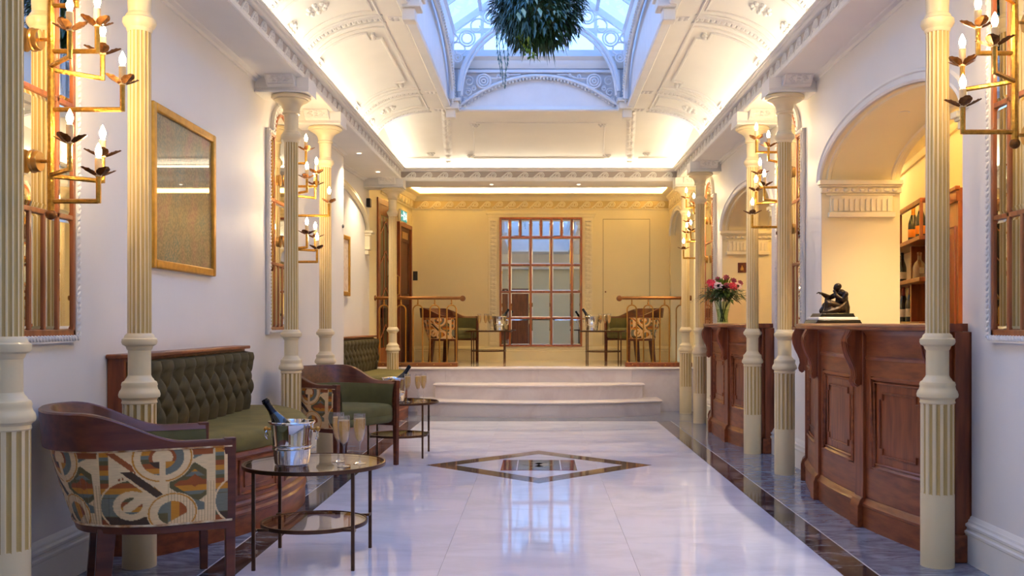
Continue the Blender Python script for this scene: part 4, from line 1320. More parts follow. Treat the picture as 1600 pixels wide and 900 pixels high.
armsL = [(2.43, .105, 0), (2.243, .19, 0), (2.182, .147, .147), (2.168, .147, -.147), (2.005, .293, 0), (1.738, .147, .147), (1.733, .147, -.147), (1.63, .195, 0)]
armsR = [(2.52, .18, 0), (2.44, .105, -.10), (2.235, .15, 0), (2.12, .15, .15), (2.12, .15, -.15), (1.913, .212, 0)]
s0 = make_sconce('gold branch wall sconce with leafy candle cups, nearest on the left wall', (XL, 4.055, 0), L90, armsL, (2.29, 1.793), 1.585, 2.62)
dup(s0, (XL, 8.05, 0), L90, 'gold branch wall sconce with leafy candle cups beyond the painting on the left wall', 'gold branch sconces')
s1 = make_sconce('gold branch wall sconce with leafy candle cups cut off by the right photo edge', (XR, 4.055, 0), R90, armsR, (2.36, 1.90), 1.875, 2.66)
dup(s1, (XR, 8.05, 0), R90, 'gold branch wall sconce between the two right-hand arches', 'gold branch sconces')
dup(s1, (XR, 11.88, 0), R90, 'gold branch wall sconce farthest on the right, by the landing', 'gold branch sconces')

# ================================================================== PICTURES, PLAQUE, SMALL WALL FITTINGS
def picture(name, label, loc, rz, hw, z0, z1, fw, pmat, cat='painting'):
    p = thing(name, label, cat, loc, rz)
    for nm, x0, x1, a, b in (('frame_stile', -hw, -hw + fw, z0, z1), ('frame_stile', hw - fw, hw, z0, z1), ('frame_rail', -hw + fw, hw - fw, z0, z0 + fw), ('frame_rail', -hw + fw, hw - fw, z1 - fw, z1)):
        MB().box(x0, x1, 0.0, 0.035, a, b).build(nm, gold_frame, p, bevel=0.008)
    MB().box(-hw + fw * 0.8, hw - fw * 0.8, 0.002, 0.018, z0 + fw * 0.8, z1 - fw * 0.8).build('glazed_canvas', pmat, p, smooth=0)
    return p
picture('painting', 'large gilt-framed glazed abstract painting in speckled green and brown on left wall', (XL, 5.84, 0), L90, 0.515, 1.43, 2.33, 0.048, painting_mat)
ang = math.atan2(LK[1][1] - LK[0][1], LK[1][0] - LK[0][0])
paper = M('pale_print', (222, 206, 186), 0.5, rgb2=(196, 170, 148), scale=30)
picture('small_picture', 'narrow gilt-framed pale picture in the left recess before the carved door', (lx(11.35), 11.35, 0), ang + PI, 0.30, 1.45, 2.15, 0.05, paper, 'picture')
pq = thing('wall_plaque', 'small square dark red plaque with gold figure on jamb behind the flowers', 'plaque', (2.28, AR2[0] + AR2[1], 0), R(180))
MB().box(-0.055, 0.055, 0, 0.014, 1.70, 1.81).build('plate', M('plaque_red', (92, 34, 26), 0.35), pq, bevel=0.003)
MB().lathe([(0, 0), (0.016, 0.0), (0.019, 0.018), (0.014, 0.034), (0.006, 0.042), (0.006, 0.056), (0, 0.056)], 12, c=(0.01, 0.014, 1.722)).build('gold_figure', brass, pq)
sw = thing('light_switch', 'small black switch plate on cream landing wall beside the dark door', 'switch', (-1.918 + 0.01, YB, 0), R(180))
MB().box(-0.05, 0.02, 0, 0.012, 1.79, 1.93).build('plate', black_plastic, sw, bevel=0.003)
MB().box(-0.03, 0.0, 0.012, 0.018, 1.83, 1.89).build('rocker', black_plastic, sw, bevel=0.002)
sn = MB().lathe([(0, 0), (0.022, 0), (0.020, 0.012), (0.012, 0.018), (0, 0.02)], 16, mat=Matrix.Rotation(R(90), 4, 'Y')).build('door_sensor', rubber, loc=(XL, 10.60, 2.17))
tag(sn, 'small round grey sensor on the edge of left wall before the recess', 'sensor')
sb = thing('wall_speaker', 'small black box high on the wall above the carved door', 'speaker', (lx(12.62) + 0.0, 12.62, 2.66), ang - PI)
MB().box(-0.04, 0.04, 0.0, 0.05, -0.05, 0.06).build('case', black_plastic, sb, bevel=0.006)
MB().box(-0.03, 0.03, 0.05, 0.054, -0.04, 0.05).build('grille', rubber, sb, bevel=0.002)

# exit sign on the left landing wall above the second door
ang2 = math.atan2(LK[2][1] - LK[1][1], LK[2][0] - LK[1][0])
ex = thing('exit_sign', 'small lit green emergency exit sign above the dark door on the left', 'sign', (lx(14.45) + 0.005, 14.45, 0), ang2 - PI)
MB().box(-0.19, 0.19, 0.0, 0.03, 2.60, 2.78).build('case', label_white, ex, bevel=0.004)
MB().box(-0.175, 0.175, 0.03, 0.034, 2.615, 2.765).build('lit_panel', sign_green, ex, smooth=0)
mb = MB()                                              # running figure
y = 0.0345
mb.sphere((-0.055, y, 2.742), (0.011, 0.002, 0.011), 8, 5)
mb.tube([(-0.060, y, 2.728), (-0.068, y, 2.690)], 0.008, 6)
mb.tube([(-0.068, y, 2.692), (-0.045, y, 2.668), (-0.052, y, 2.640)], 0.005, 6)
mb.tube([(-0.068, y, 2.692), (-0.090, y, 2.668), (-0.115, y, 2.662)], 0.005, 6)
mb.tube([(-0.060, y, 2.724), (-0.030, y, 2.712), (-0.020, y, 2.724)], 0.004, 6)
mb.tube([(-0.062, y, 2.724), (-0.090, y, 2.712), (-0.098, y, 2.694)], 0.004, 6)
mb.build('running_figure', sign_white, ex)
mb = MB()
for xx in (-0.15, 0.012): mb.box(xx - 0.003, xx + 0.003, 0.034, 0.036, 2.63, 2.755)
mb.box(0.012, 0.05, 0.034, 0.036, 2.75, 2.756); mb.box(0.05, 0.056, 0.034, 0.036, 2.63, 2.755)
mb.build('door_symbol', sign_white, ex)
mb = MB()
mb.box(0.085, 0.15, 0.034, 0.036, 2.682, 2.694)
mb.prism([(0.15, 2.665), (0.15, 2.711), (0.17, 2.688)], 0.034, 0.036, lambda a, b, t: (a, t, b))
mb.build('arrow', sign_white, ex)

# ================================================================== DOORS ON THE LANDING (left wall)
d1 = structure('door_1')
def wl_local(y):    # point on the skew landing wall
    return (lx(y), y)
d1.location = (*wl_local(13.58), LZ); d1.rotation_euler = (0, 0, ang2 - PI)
# local x runs along the wall towards the viewer? (rotation points local y into the room)
H = 2.16
MB().box(-0.47, -0.40, 0, 0.022, 0, H + 0.08).build('frame_stile', mahog, d1, bevel=0.004)
MB().box(0.40, 0.47, 0, 0.022, 0, H + 0.08).build('frame_stile', mahog, d1, bevel=0.004)
MB().box(-0.40, 0.40, 0, 0.022, H, H + 0.08).build('frame_head', mahog, d1, bevel=0.004)
MB().box(-0.40, -0.16, 0, 0.020, 0.004, H).build('door_stile', door_wood, d1, bevel=0.003)
MB().box(0.34, 0.40, 0, 0.018, 0.004, H).build('door_stile', mahog, d1, bevel=0.003)
MB().box(-0.16, 0.34, 0, 0.018, 0.004, 0.24).build('door_rail', mahog, d1, bevel=0.003)
MB().box(-0.16, 0.34, 0, 0.018, H - 0.14, H).build('door_rail', mahog, d1, bevel=0.003)
MB().box(-0.16, 0.34, 0.004, 0.015, 0.24, H - 0.14).build('glass_panel', glass_door, d1, smooth=0)
for z in (0.45, 0.95, 1.45, 1.85):
    MB().tube([(-0.16, 0.018, z - 0.08), (0.09, 0.018, z + 0.10), (0.34, 0.018, z - 0.08)], 0.008, 6).build('chevron_bar', door_wood, d1)
for x in (-0.10, 0.10):
    MB().tube([(x + 0.09, 0.017, 0.24), (x * 1.4 + 0.09, 0.017, 0.8), (x * 0.6 + 0.09, 0.017, 1.2), (x + 0.09, 0.017, 2.0)], 0.006, 6).build('curved_bar', door_wood, d1)
MB().tube([(-0.33, 0.05, 0.95), (-0.33, 0.10, 0.98), (-0.33, 0.10, 1.22), (-0.33, 0.05, 1.25)], 0.012, 8).build('door_handle', brass, d1)
MB().box(-0.35, -0.31, 0.05, 0.056, 0.90, 1.30).build('handle_plate', brass, d1, bevel=0.002)
MB().box(-0.30, 0.1, 0.05, 0.09, H - 0.11, H - 0.05).build('door_closer', brass_dark, d1, bevel=0.004)
d2 = structure('door_2')
d2.location = (*wl_local(14.50), LZ); d2.rotation_euler = (0, 0, ang2 - PI)
MB().box(-0.38, -0.32, 0, 0.06, 0, 2.02).build('frame_stile', mahog, d2, bevel=0.004)
MB().box(0.32, 0.38, 0, 0.06, 0, 2.02).build('frame_stile', mahog, d2, bevel=0.004)
MB().box(-0.32, 0.32, 0, 0.06, 1.96, 2.02).build('frame_head', mahog, d2, bevel=0.004)
MB().box(-0.32, 0.32, 0, 0.03, 0.004, 1.96).build('door_leaf', door_dark, d2, bevel=0.003)
for z0, z1 in ((0.15, 0.85), (1.0, 1.75)):
    MB().tube([(-0.22, 0.032, z0), (0.22, 0.032, z0), (0.22, 0.032, z1), (-0.22, 0.032, z1)], 0.008, 5, closed=True).build('panel_moulding', door_dark, d2)
MB().box(-0.20, 0.14, 0.03, 0.036, 1.80, 1.90).build('name_plate', brass, d2, bevel=0.002)

# flush jib door in the landing wall
d3 = structure('door_3')
d3.location = (1.34, YB, LZ); d3.rotation_euler = (0, 0, PI)
for (x0, x1, z0, z1) in ((-0.36, -0.354, 0.23, 2.16), (0.354, 0.36, 0.23, 2.16), (-0.36, 0.36, 2.16, 2.166)):
    MB().box(x0, x1, -0.004, 0.0015, z0, z1).build('shadow_gap', M('gap_line', (128, 108, 66), 0.8), d3, smooth=0)
MB().box(-0.352, 0.352, -0.002, 0.004, 0.23, 2.158).build('flush_leaf', paint_cream, d3, bevel=0.001)
MB().sphere((0.32, 0.012, 1.05), 0.013, 10, 6).build('knob', brass_dark, d3)

# door and panel on the wall behind the viewer (seen in the mirrors)
d4 = structure('door_4')
d4.location = (-0.9, Y0, 0)
MB().box(-0.55, 0.55, 0, 0.05, 0, 2.3).build('frame', mahog, d4, bevel=0.004)
for s in (-1, 1):
    MB().box(*sorted((s * 0.02, s * 0.48)), 0.05, 0.08, 0.01, 2.22).build('door_leaf', door_wood, d4, bevel=0.004)

# ================================================================== RAILINGS ON THE LANDING
def railing(name, label, xs, loc, rev=False, plank=(0, 1), rail=(0, 1), knob_at=0, wood_m=oak):
    r = thing(name, label, 'railing', loc, 0)
    MB().box(plank[0], plank[1], -0.09, 0.09, 0.0, 0.055).build('base_plank', wood_m, r, bevel=0.006)
    MB().tube([(rail[0], 0, 0.90), (rail[1], 0, 0.90)], 0.022, 12).build('hand_rail', brass_dark, r)
    for e in rail:
        if e == knob_at:
            mt = Matrix.Translation((e, 0, 0.895)) @ Matrix.Rotation(R(90), 4, 'X')
            MB().lathe([(0.010, -0.03), (0.036, -0.025), (0.040, 0.0), (0.036, 0.025), (0.010, 0.03)], 18, mat=mt).build('scroll_end', brass_dark, r)
        else:
            mt = Matrix.Translation((e, 0, 0.90)) @ Matrix.Rotation(R(90), 4, 'Y')
            MB().lathe([(0.0, -0.02), (0.034, -0.02), (0.034, 0.02), (0.0, 0.02)], 18, mat=mt).build('wall_rose', brass_dark, r)
    HM = None
    for x in xs:
        if HM is None:
            hw = 0.062
            pts = [(-hw, 0, 0.055), (-hw, 0, 0.72)] + [(hw * math.cos(PI - PI * i / 12), 0, 0.745 + hw * math.sin(PI - PI * i / 12)) for i in range(13)] + [(hw, 0, 0.72), (hw, 0, 0.055)]
            mb = MB().tube(pts, 0.0095, 8)
            mb.tube([(0, 0, 0.80), (0, 0, 0.885)], 0.009, 8)
            mb.sphere((0, 0, 0.83), 0.014, 8, 6)
            for s in (-1, 1): mb.lathe([(0.018, 0.055), (0.018, 0.062), (0.010, 0.07)], 10, c=(s * hw, 0, 0))
            HM = mb.mesh('hoop_baluster', brass)
        place('hoop_baluster', HM, r, (x, 0, 0))
        MB().sphere((0, -0.092, 0.03), (0.008, 0.004, 0.008), 8, 5).build('stud', brass, r, loc=(x, 0, 0))
    return r
railing('landing_railing', 'bronze handrail with hoop balusters on honey oak plank, left of the steps', [0.13 + 0.221 * i for i in range(5)], (-2.16, 13.02, LZ), plank=(-0.02, 1.10), rail=(-0.0, 1.16), knob_at=1.16)
railing('landing_railing', 'bronze handrail with hoop balusters on dark mahogany plank, right of the steps', [-0.135 - 0.215 * i for i in range(4)], (2.0, 13.02, LZ), plank=(-0.87, 0.0), rail=(0.0, -0.945), knob_at=-0.945, wood_m=mahog_h)

# ================================================================== DOWNLIGHTS
def downlight(label, loc):
    t = thing('ceiling_spotlight', label, 'ceiling light', loc, 0, 'recessed downlights')
    MB().lathe([(0.024, 0.0), (0.036, 0.0), (0.036, -0.004), (0.024, -0.003)], 18, cap=False).build('trim_ring', paint_trim, t)
    MB().lathe([(0.0, -0.001), (0.024, -0.001)], 18, cap=False).build('lamp', spot_mat, t)
    return t
def spot_beam(loc, watts=SPOT_WATTS):
    l = bpy.data.lights.new('spotlight_beam', 'SPOT')
    l.energy = watts; l.color = (1.0, 0.82, 0.56); l.spot_size = R(110); l.spot_blend = 0.8; l.shadow_soft_size = 0.03
    o = bpy.data.objects.new('spotlight_beam', l); COL.objects.link(o)
    o.location = (loc[0], loc[1], loc[2] - 0.012)
k0 = None
for lab, loc in [
    ('small recessed spotlight in left soffit above the recess, the nearer one', (-1.92, 10.6, ZS)),
    ('small recessed spotlight in left soffit beside the last left column', (-1.93, 11.9, ZS)),
    ('small recessed spotlight in the cross beam, left of its middle', (-0.62, 12.98, ZS)),
    ('small recessed spotlight in the cross beam, right of its middle', (0.52, 12.98, ZS)),
    ('small recessed spotlight in right soffit above the last right columns', (1.80, 11.9, ZS)),
    ('small recessed spotlight in the near bar arch, nearer to the viewer', (2.32, 5.62, arch_z(AR1, 5.62) - 0.001)),
    ('small recessed spotlight in the near bar arch, farther one', (2.32, 6.30, arch_z(AR1, 6.30) - 0.001))]:
    if k0 is None: k0 = downlight(lab, loc)
    else: dup(k0, loc, 0, lab)
    spot_beam(loc, SPOT_WATTS * (1.6 if loc[0] > 2.1 else 1.0))
# ================================================================== BAR COUNTERS
def arc_pts(y_a, y_b, x_end, bow, n=48):
    """bowed plan line from (x_end,y_a) to (x_end,y_b); bow is the sagitta (signed, added to x)"""
    c = (y_a + y_b) / 2; h = abs(y_b - y_a) / 2
    Rr = (h * h + bow * bow) / (2 * abs(bow)); sg = 1 if bow > 0 else -1
    out = []
    for i in range(n + 1):
        y = y_a + (y_b - y_a) * i / n
        d = y - c
        out.append((x_end + sg * (math.sqrt(Rr * Rr - d * d) - (Rr - abs(bow))), y))
    return out
class Bow:
    """arc-length parametrised plan curve; P(s, off) gives point, off to the right of travel"""
    def __init__(self, pts):
        self.p = [Vector(q) for q in pts]; self.s = [0.0]
        for a, b in zip(self.p[:-1], self.p[1:]): self.s.append(self.s[-1] + (b - a).length)
        self.L = self.s[-1]
    def at(self, s, off=0.0):
        s = min(max(s, 0), self.L)
        i = 0
        while i < len(self.s) - 2 and self.s[i + 1] < s: i += 1
        t = (s - self.s[i]) / (self.s[i + 1] - self.s[i])
        a, b = self.p[i], self.p[i + 1]
        i0, i1 = max(i - 1, 0), min(i + 2, len(self.p) - 1)
        d = (b - a).normalized()
        q = a + (b - a) * t
        return (q.x + d.y * off, q.y - d.x * off)
    def sub(self, s0, s1, n=10):
        return [self.at(s0 + (s1 - s0) * i / n) for i in range(n + 1)]
def rail_loop(mb, bow, corners, off, r, n=6):
    """moulding following (s,z) corner points on the curved front"""
    pts = []
    k = len(corners)
    for i in range(k):
        (s0, z0), (s1, z1) = corners[i], corners[(i + 1) % k]
        steps = max(1, int(abs(s1 - s0) / 0.06))
        for j in range(steps):
            t = j / steps
            x, y = bow.at(s0 + (s1 - s0) * t, off)
            pts.append((x, y, z0 + (z1 - z0) * t))
    mb.tube(pts, r, n, closed=True)

def make_counter(label, loc):
    c = thing('bar_counter', label, 'bar counter', loc, 0, 'bow-fronted wooden bar counters')
    # local frame: x = distance from hall axis, y relative to arch centre, far end first (travel -y, hall to the right)
    b = Bow(arc_pts(1.26, -1.26, 1.975, -0.17))
    L = b.L
    P = b.sub(0, L, 48)
    MB().sweep(P, [(0.0, 0.10), (0.0, 1.09), (-0.09, 1.09), (-0.09, 0.10)]).build('front_panel', mahog, c)
    MB().sweep(P, [(0.030, 0.0), (0.030, 0.115), (0.036, 0.120), (0.036, 0.132), (0.024, 0.145), (0.018, 0.160), (0.008, 0.168), (0.0, 0.170), (-0.09, 0.17), (-0.09, 0.0)]).build('plinth', mahog_h, c)
    MB().sweep(P, [(0.0, 0.925), (0.016, 0.930), (0.020, 0.945), (0.012, 0.955), (0.012, 1.06), (0.022, 1.075), (0.034, 1.09), (0.0, 1.09)]).build('frieze', mahog_h, c)
    MB().sweep(P, [(0.085, 1.092), (0.092, 1.098), (0.092, 1.110), (0.098, 1.116), (0.094, 1.126), (0.080, 1.130), (-0.50, 1.130), (-0.50, 1.092)]).build('counter_top', mahog_h, c)
    MB().sweep([(2.04, 1.28), (2.04, -1.28)], [(0, 0), (0, 1.09), (-0.05, 1.09), (-0.05, 0)]).build('carcass', mahog, c)
    # return ends to the wall
    for s_, sg in ((0.0, 1), (L, -1)):
        x, y = b.at(s_)
        MB().box(x - 0.004, 2.07, *sorted((y - sg * 0.05, y + sg * 0.02)), 0.0, 1.09).build('end_panel', mahog, c, bevel=0.004)
        MB().box(x - 0.03, 2.07, *sorted((y - sg * 0.05, y + sg * 0.045)), 0.0, 0.13).build('end_plinth', mahog_h, c, bevel=0.006)
    # pilasters, consoles
    sp = [0.055, L * 0.335, L * 0.665, L - 0.055]
    for s_ in sp:
        Q = b.sub(max(0, s_ - 0.055), min(L, s_ + 0.055), 3)
        MB().sweep(Q, [(0.0, 0.16), (0.032, 0.16), (0.032, 1.09), (0.0, 1.09)]).build('pilaster', mahog, c, bevel=0.003)
        MB().sweep(Q, [(0.0, 0.0), (0.062, 0.0), (0.062, 0.118), (0.056, 0.130), (0.050, 0.150), (0.036, 0.166), (0.0, 0.17)]).build('pilaster_base', mahog_h, c, bevel=0.003)
        # scrolled console: S profile
        (x, y) = b.at(s_, 0.030); (x2, y2) = b.at(s_, 0.130)
        d = Vector((x2 - x, y2 - y)).normalized(); tng = Vector((-d.y, d.x))
        prof = []
        outer = [(0.010, 0.790), (0.022, 0.782), (0.034, 0.790), (0.040, 0.806), (0.036, 0.824), (0.030, 0.845), (0.034, 0.875), (0.048, 0.910), (0.066, 0.945), (0.080, 0.985), (0.086, 1.020), (0.082, 1.050), (0.070, 1.072), (0.060, 1.092)]
        prof = [(0.0, 0.790)] + outer + [(0.0, 1.092)]
        mb = MB()
        for wd, inset in ((0.040, 0.0),):
            mb.prism(prof, -wd, wd, lambda a, q, t: (x + d.x * a + tng.x * t, y + d.y * a + tng.y * t, q))
        for t0 in (-0.024, 0.0, 0.024):        # raised reeds
            mb.tube([(x + d.x * (a + 0.002) + tng.x * t0, y + d.y * (a + 0.002) + tng.y * t0, q) for a, q in outer], 0.008, 6)
        mb.tube([(x + d.x * 0.024 + tng.x * t, y + d.y * 0.024 + tng.y * t, 0.806) for t in (-0.045, 0.045)], 0.020, 12)
        mb.tube([(x + d.x * 0.062 + tng.x * t, y + d.y * 0.062 + tng.y * t, 1.035) for t in (-0.046, 0.046)], 0.028, 14)
        mb.build('console_bracket', mahog, c)
    # panels
    for s0, s1 in zip(sp[:-1], sp[1:]):
        a, e = s0 + 0.055, s1 - 0.055
        for nm, z0, z1 in (('lower_rail', 0.165, 0.335), ('upper_rail', 0.84, 0.93)):
            MB().sweep(b.sub(a, e, 8), [(0, z0), (0.014, z0), (0.014, z1), (0, z1)]).build(nm, mahog_h, c, bevel=0.002)
        for q0, q1 in ((a, a + 0.06), (e - 0.06, e)):
            MB().sweep(b.sub(q0, q1, 2), [(0, 0.33), (0.014, 0.33), (0.014, 0.85), (0, 0.85)]).build('panel_stile', mahog, c, bevel=0.002)
        a2, e2 = a + 0.07, e - 0.07
        mb = MB()
        rail_loop(mb, b, [(a2, 0.345), (e2, 0.345), (e2, 0.83), (a2, 0.83)], 0.010, 0.015)
        rail_loop(mb, b, [(a2 + 0.022, 0.367), (e2 - 0.022, 0.367), (e2 - 0.022, 0.808), (a2 + 0.022, 0.808)], 0.006, 0.008)
        mb.build('panel_moulding', mahog_h, c)
        a3, e3 = a2 + 0.075, e2 - 0.075; n_ = 0.035
        mb = MB()
        rail_loop(mb, b, [(a3 + n_, 0.42), (e3 - n_, 0.42), (e3 - n_, 0.42 + n_), (e3, 0.42 + n_), (e3, 0.755 - n_), (e3 - n_, 0.755 - n_), (e3 - n_, 0.755), (a3 + n_, 0.755),
                          (a3 + n_, 0.755 - n_), (a3, 0.755 - n_), (a3, 0.42 + n_), (a3 + n_, 0.42 + n_)], 0.004, 0.006)
        mb.build('notched_moulding', mahog, c)
    return c
bc = make_counter('bow-fronted mahogany bar counter under the near arch, with dark statue on it', (0, 5.98, 0))
dup(bc, (0, 9.92, 0), 0, 'bow-fronted mahogany bar counter under the far arch, with flower vase on it', 'bow-fronted wooden bar counters')

# ================================================================== BANQUETTES
def make_banquette(label, loc):
    q = thing('banquette', label, 'bench', loc, 0, 'tufted bow-fronted banquettes')
    # local: x from the wall plane (0) into the hall, y along the wall about the centre
    pts = arc_pts(-1.17, 1.17, 0.24, 0.40)
    b = Bow(pts); L = b.L
    P = [(0.01, -1.17)] + pts + [(0.01, 1.17)]
    MB().sweep(P, [(-0.02, 0.09), (-0.02, 0.445), (-0.10, 0.445), (-0.10, 0.09)]).build('base_panel', mahog_h, q)
    MB().sweep(P, [(0.0, 0.0), (0.0, 0.10), (0.006, 0.105), (0.006, 0.118), (-0.006, 0.130), (-0.006, 0.148), (0.0, 0.154), (0.0, 0.165), (-0.012, 0.178), (-0.02, 0.182), (-0.08, 0.182), (-0.08, 0.0)]).build('plinth', mahog_h, q)
    MB().sweep(P, [(-0.02, 0.415), (-0.004, 0.420), (0.002, 0.430), (0.002, 0.444), (-0.01, 0.450), (-0.06, 0.45), (-0.06, 0.415)]).build('top_rail', mahog_h, q)
    n = 5
    for i in range(n):
        s0, s1 = L * i / n + 0.06, L * (i + 1) / n - 0.06
        mb = MB()
        rail_loop(mb, b, [(s0, 0.215), (s1, 0.215), (s1, 0.395), (s0, 0.395)], -0.018, 0.011)
        rail_loop(mb, b, [(s0 + 0.045, 0.25), (s1 - 0.045, 0.25), (s1 - 0.045, 0.36), (s0 + 0.045, 0.36)], -0.018, 0.006)
        mb.build('panel_moulding', mahog_h, q)
        if i:
            MB().sweep(b.sub(L * i / n - 0.03, L * i / n + 0.03, 2), [(-0.02, 0.18), (-0.006, 0.18), (-0.006, 0.42), (-0.02, 0.42)]).build('pilaster', mahog_h, q, bevel=0.003)
    # seat cushion
    prof = [(-0.004, 0.447), (0.010, 0.462), (0.014, 0.490), (0.008, 0.520), (-0.010, 0.538), (-0.035, 0.546), (-0.08, 0.549)]
    mb = MB(); vs = []
    k = len(prof)
    for (x, y), i in zip(P, range(len(P))):
        s_ = b.s[min(max(i - 1, 0), len(b.s) - 1)]
        if i == 0 or i == len(P) - 1: nx, ny = 0.0, (-1 if i == 0 else 1)
        else:
            (ax, ay) = b.at(s_, 0.1); (bx_, by_) = b.at(s_, 0.0); nx, ny = (ax - bx_) / 0.1, (ay - by_) / 0.1
        for o, z in prof:
            vs.append((max(0.012, x + nx * o), y + ny * o, z))
        vs.append((0.012, y * 0.93, 0.550))
    kk = k + 1; fs = []
    for i in range(len(P) - 1):
        for j in range(kk - 1):
            fs.append((i * kk + j, (i + 1) * kk + j, (i + 1) * kk + j + 1, i * kk + j + 1))
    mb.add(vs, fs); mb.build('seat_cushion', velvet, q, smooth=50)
    # buttoned back
    ya, yb = -1.13, 0.87
    au = 0.086
    z0, z1 = 0.545, 0.945
    def fb(u, v):
        y = ya + (yb - ya) * u
        edge = min(1.0, min(u, 1 - u) * (yb - ya) / 0.05)
        p = (y - ya) / au; r = v * 5.2
        if v > 0.80 or v < 0.20:
            h = abs(math.sin(PI * p / 2)) ** 0.6 if v > 0.80 else abs(math.cos(PI * p / 2)) ** 0.6
            vv = (v - 0.80) / 0.20 if v > 0.80 else (0.20 - v) / 0.20
            h2 = (abs(math.sin(PI * (p / 2 + r / 2))) * abs(math.sin(PI * (p / 2 - r / 2)))) ** 0.45
            m_ = smoothstep(0, 0.3, vv); h = h * m_ + h2 * (1 - m_)
        else:
            h = (abs(math.sin(PI * (p / 2 + r / 2))) * abs(math.sin(PI * (p / 2 - r / 2)))) ** 0.45
        prof_ = math.sin(PI * min(1, max(0, v * 0.88 + 0.10))) ** 0.5
        roll = 0.022 * smoothstep(0.72, 0.92, v)
        x = 0.070 + (0.045 * prof_ + 0.032 * h + roll) * math.sqrt(max(0, 1 - (1 - edge) ** 2))
        if v > 0.97: x -= (v - 0.97) / 0.03 * 0.08
        return (x, y, z0 + (z1 - z0) * v)
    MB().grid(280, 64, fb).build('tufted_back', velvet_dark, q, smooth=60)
    mb = MB()
    for r_ in range(1, 5):
        zz = r_ / 5.2
        for i in range(0, 14):
            pp = i * 2 + (r_ % 2)
            if 0.03 < pp * au < (yb - ya) - 0.03:
                x, y, z = fb(pp * au / (yb - ya), zz)
                mb.sphere((x + 0.002, y, z), (0.006, 0.011, 0.011), 6, 4)
    mb.build('back_buttons', velvet_dark, q, kind='stuff')
    MB().box(0.002, 0.085, ya - 0.03, ya, 0.45, 0.965).build('back_side', mahog, q, bevel=0.003)
    MB().box(0.002, 0.070, ya, yb, 0.45, 0.955).build('back_board', mahog, q, bevel=0.002)
    MB().box(0.002, 0.115, ya - 0.05, yb - 0.02, 0.958, 0.980).build('cap_rail', mahog_h, q, bevel=0.006)
    return q
bq = make_banquette('olive velvet banquette with buttoned back and panelled wood base, nearer one by the patterned armchair', (XL, 5.98, 0))
dup(bq, (lx(11.4) + 0.03, 11.05 + 0.80, 0), R(-3), 'olive velvet banquette in the left recess beyond the far columns, by the steps', 'tufted bow-fronted banquettes')

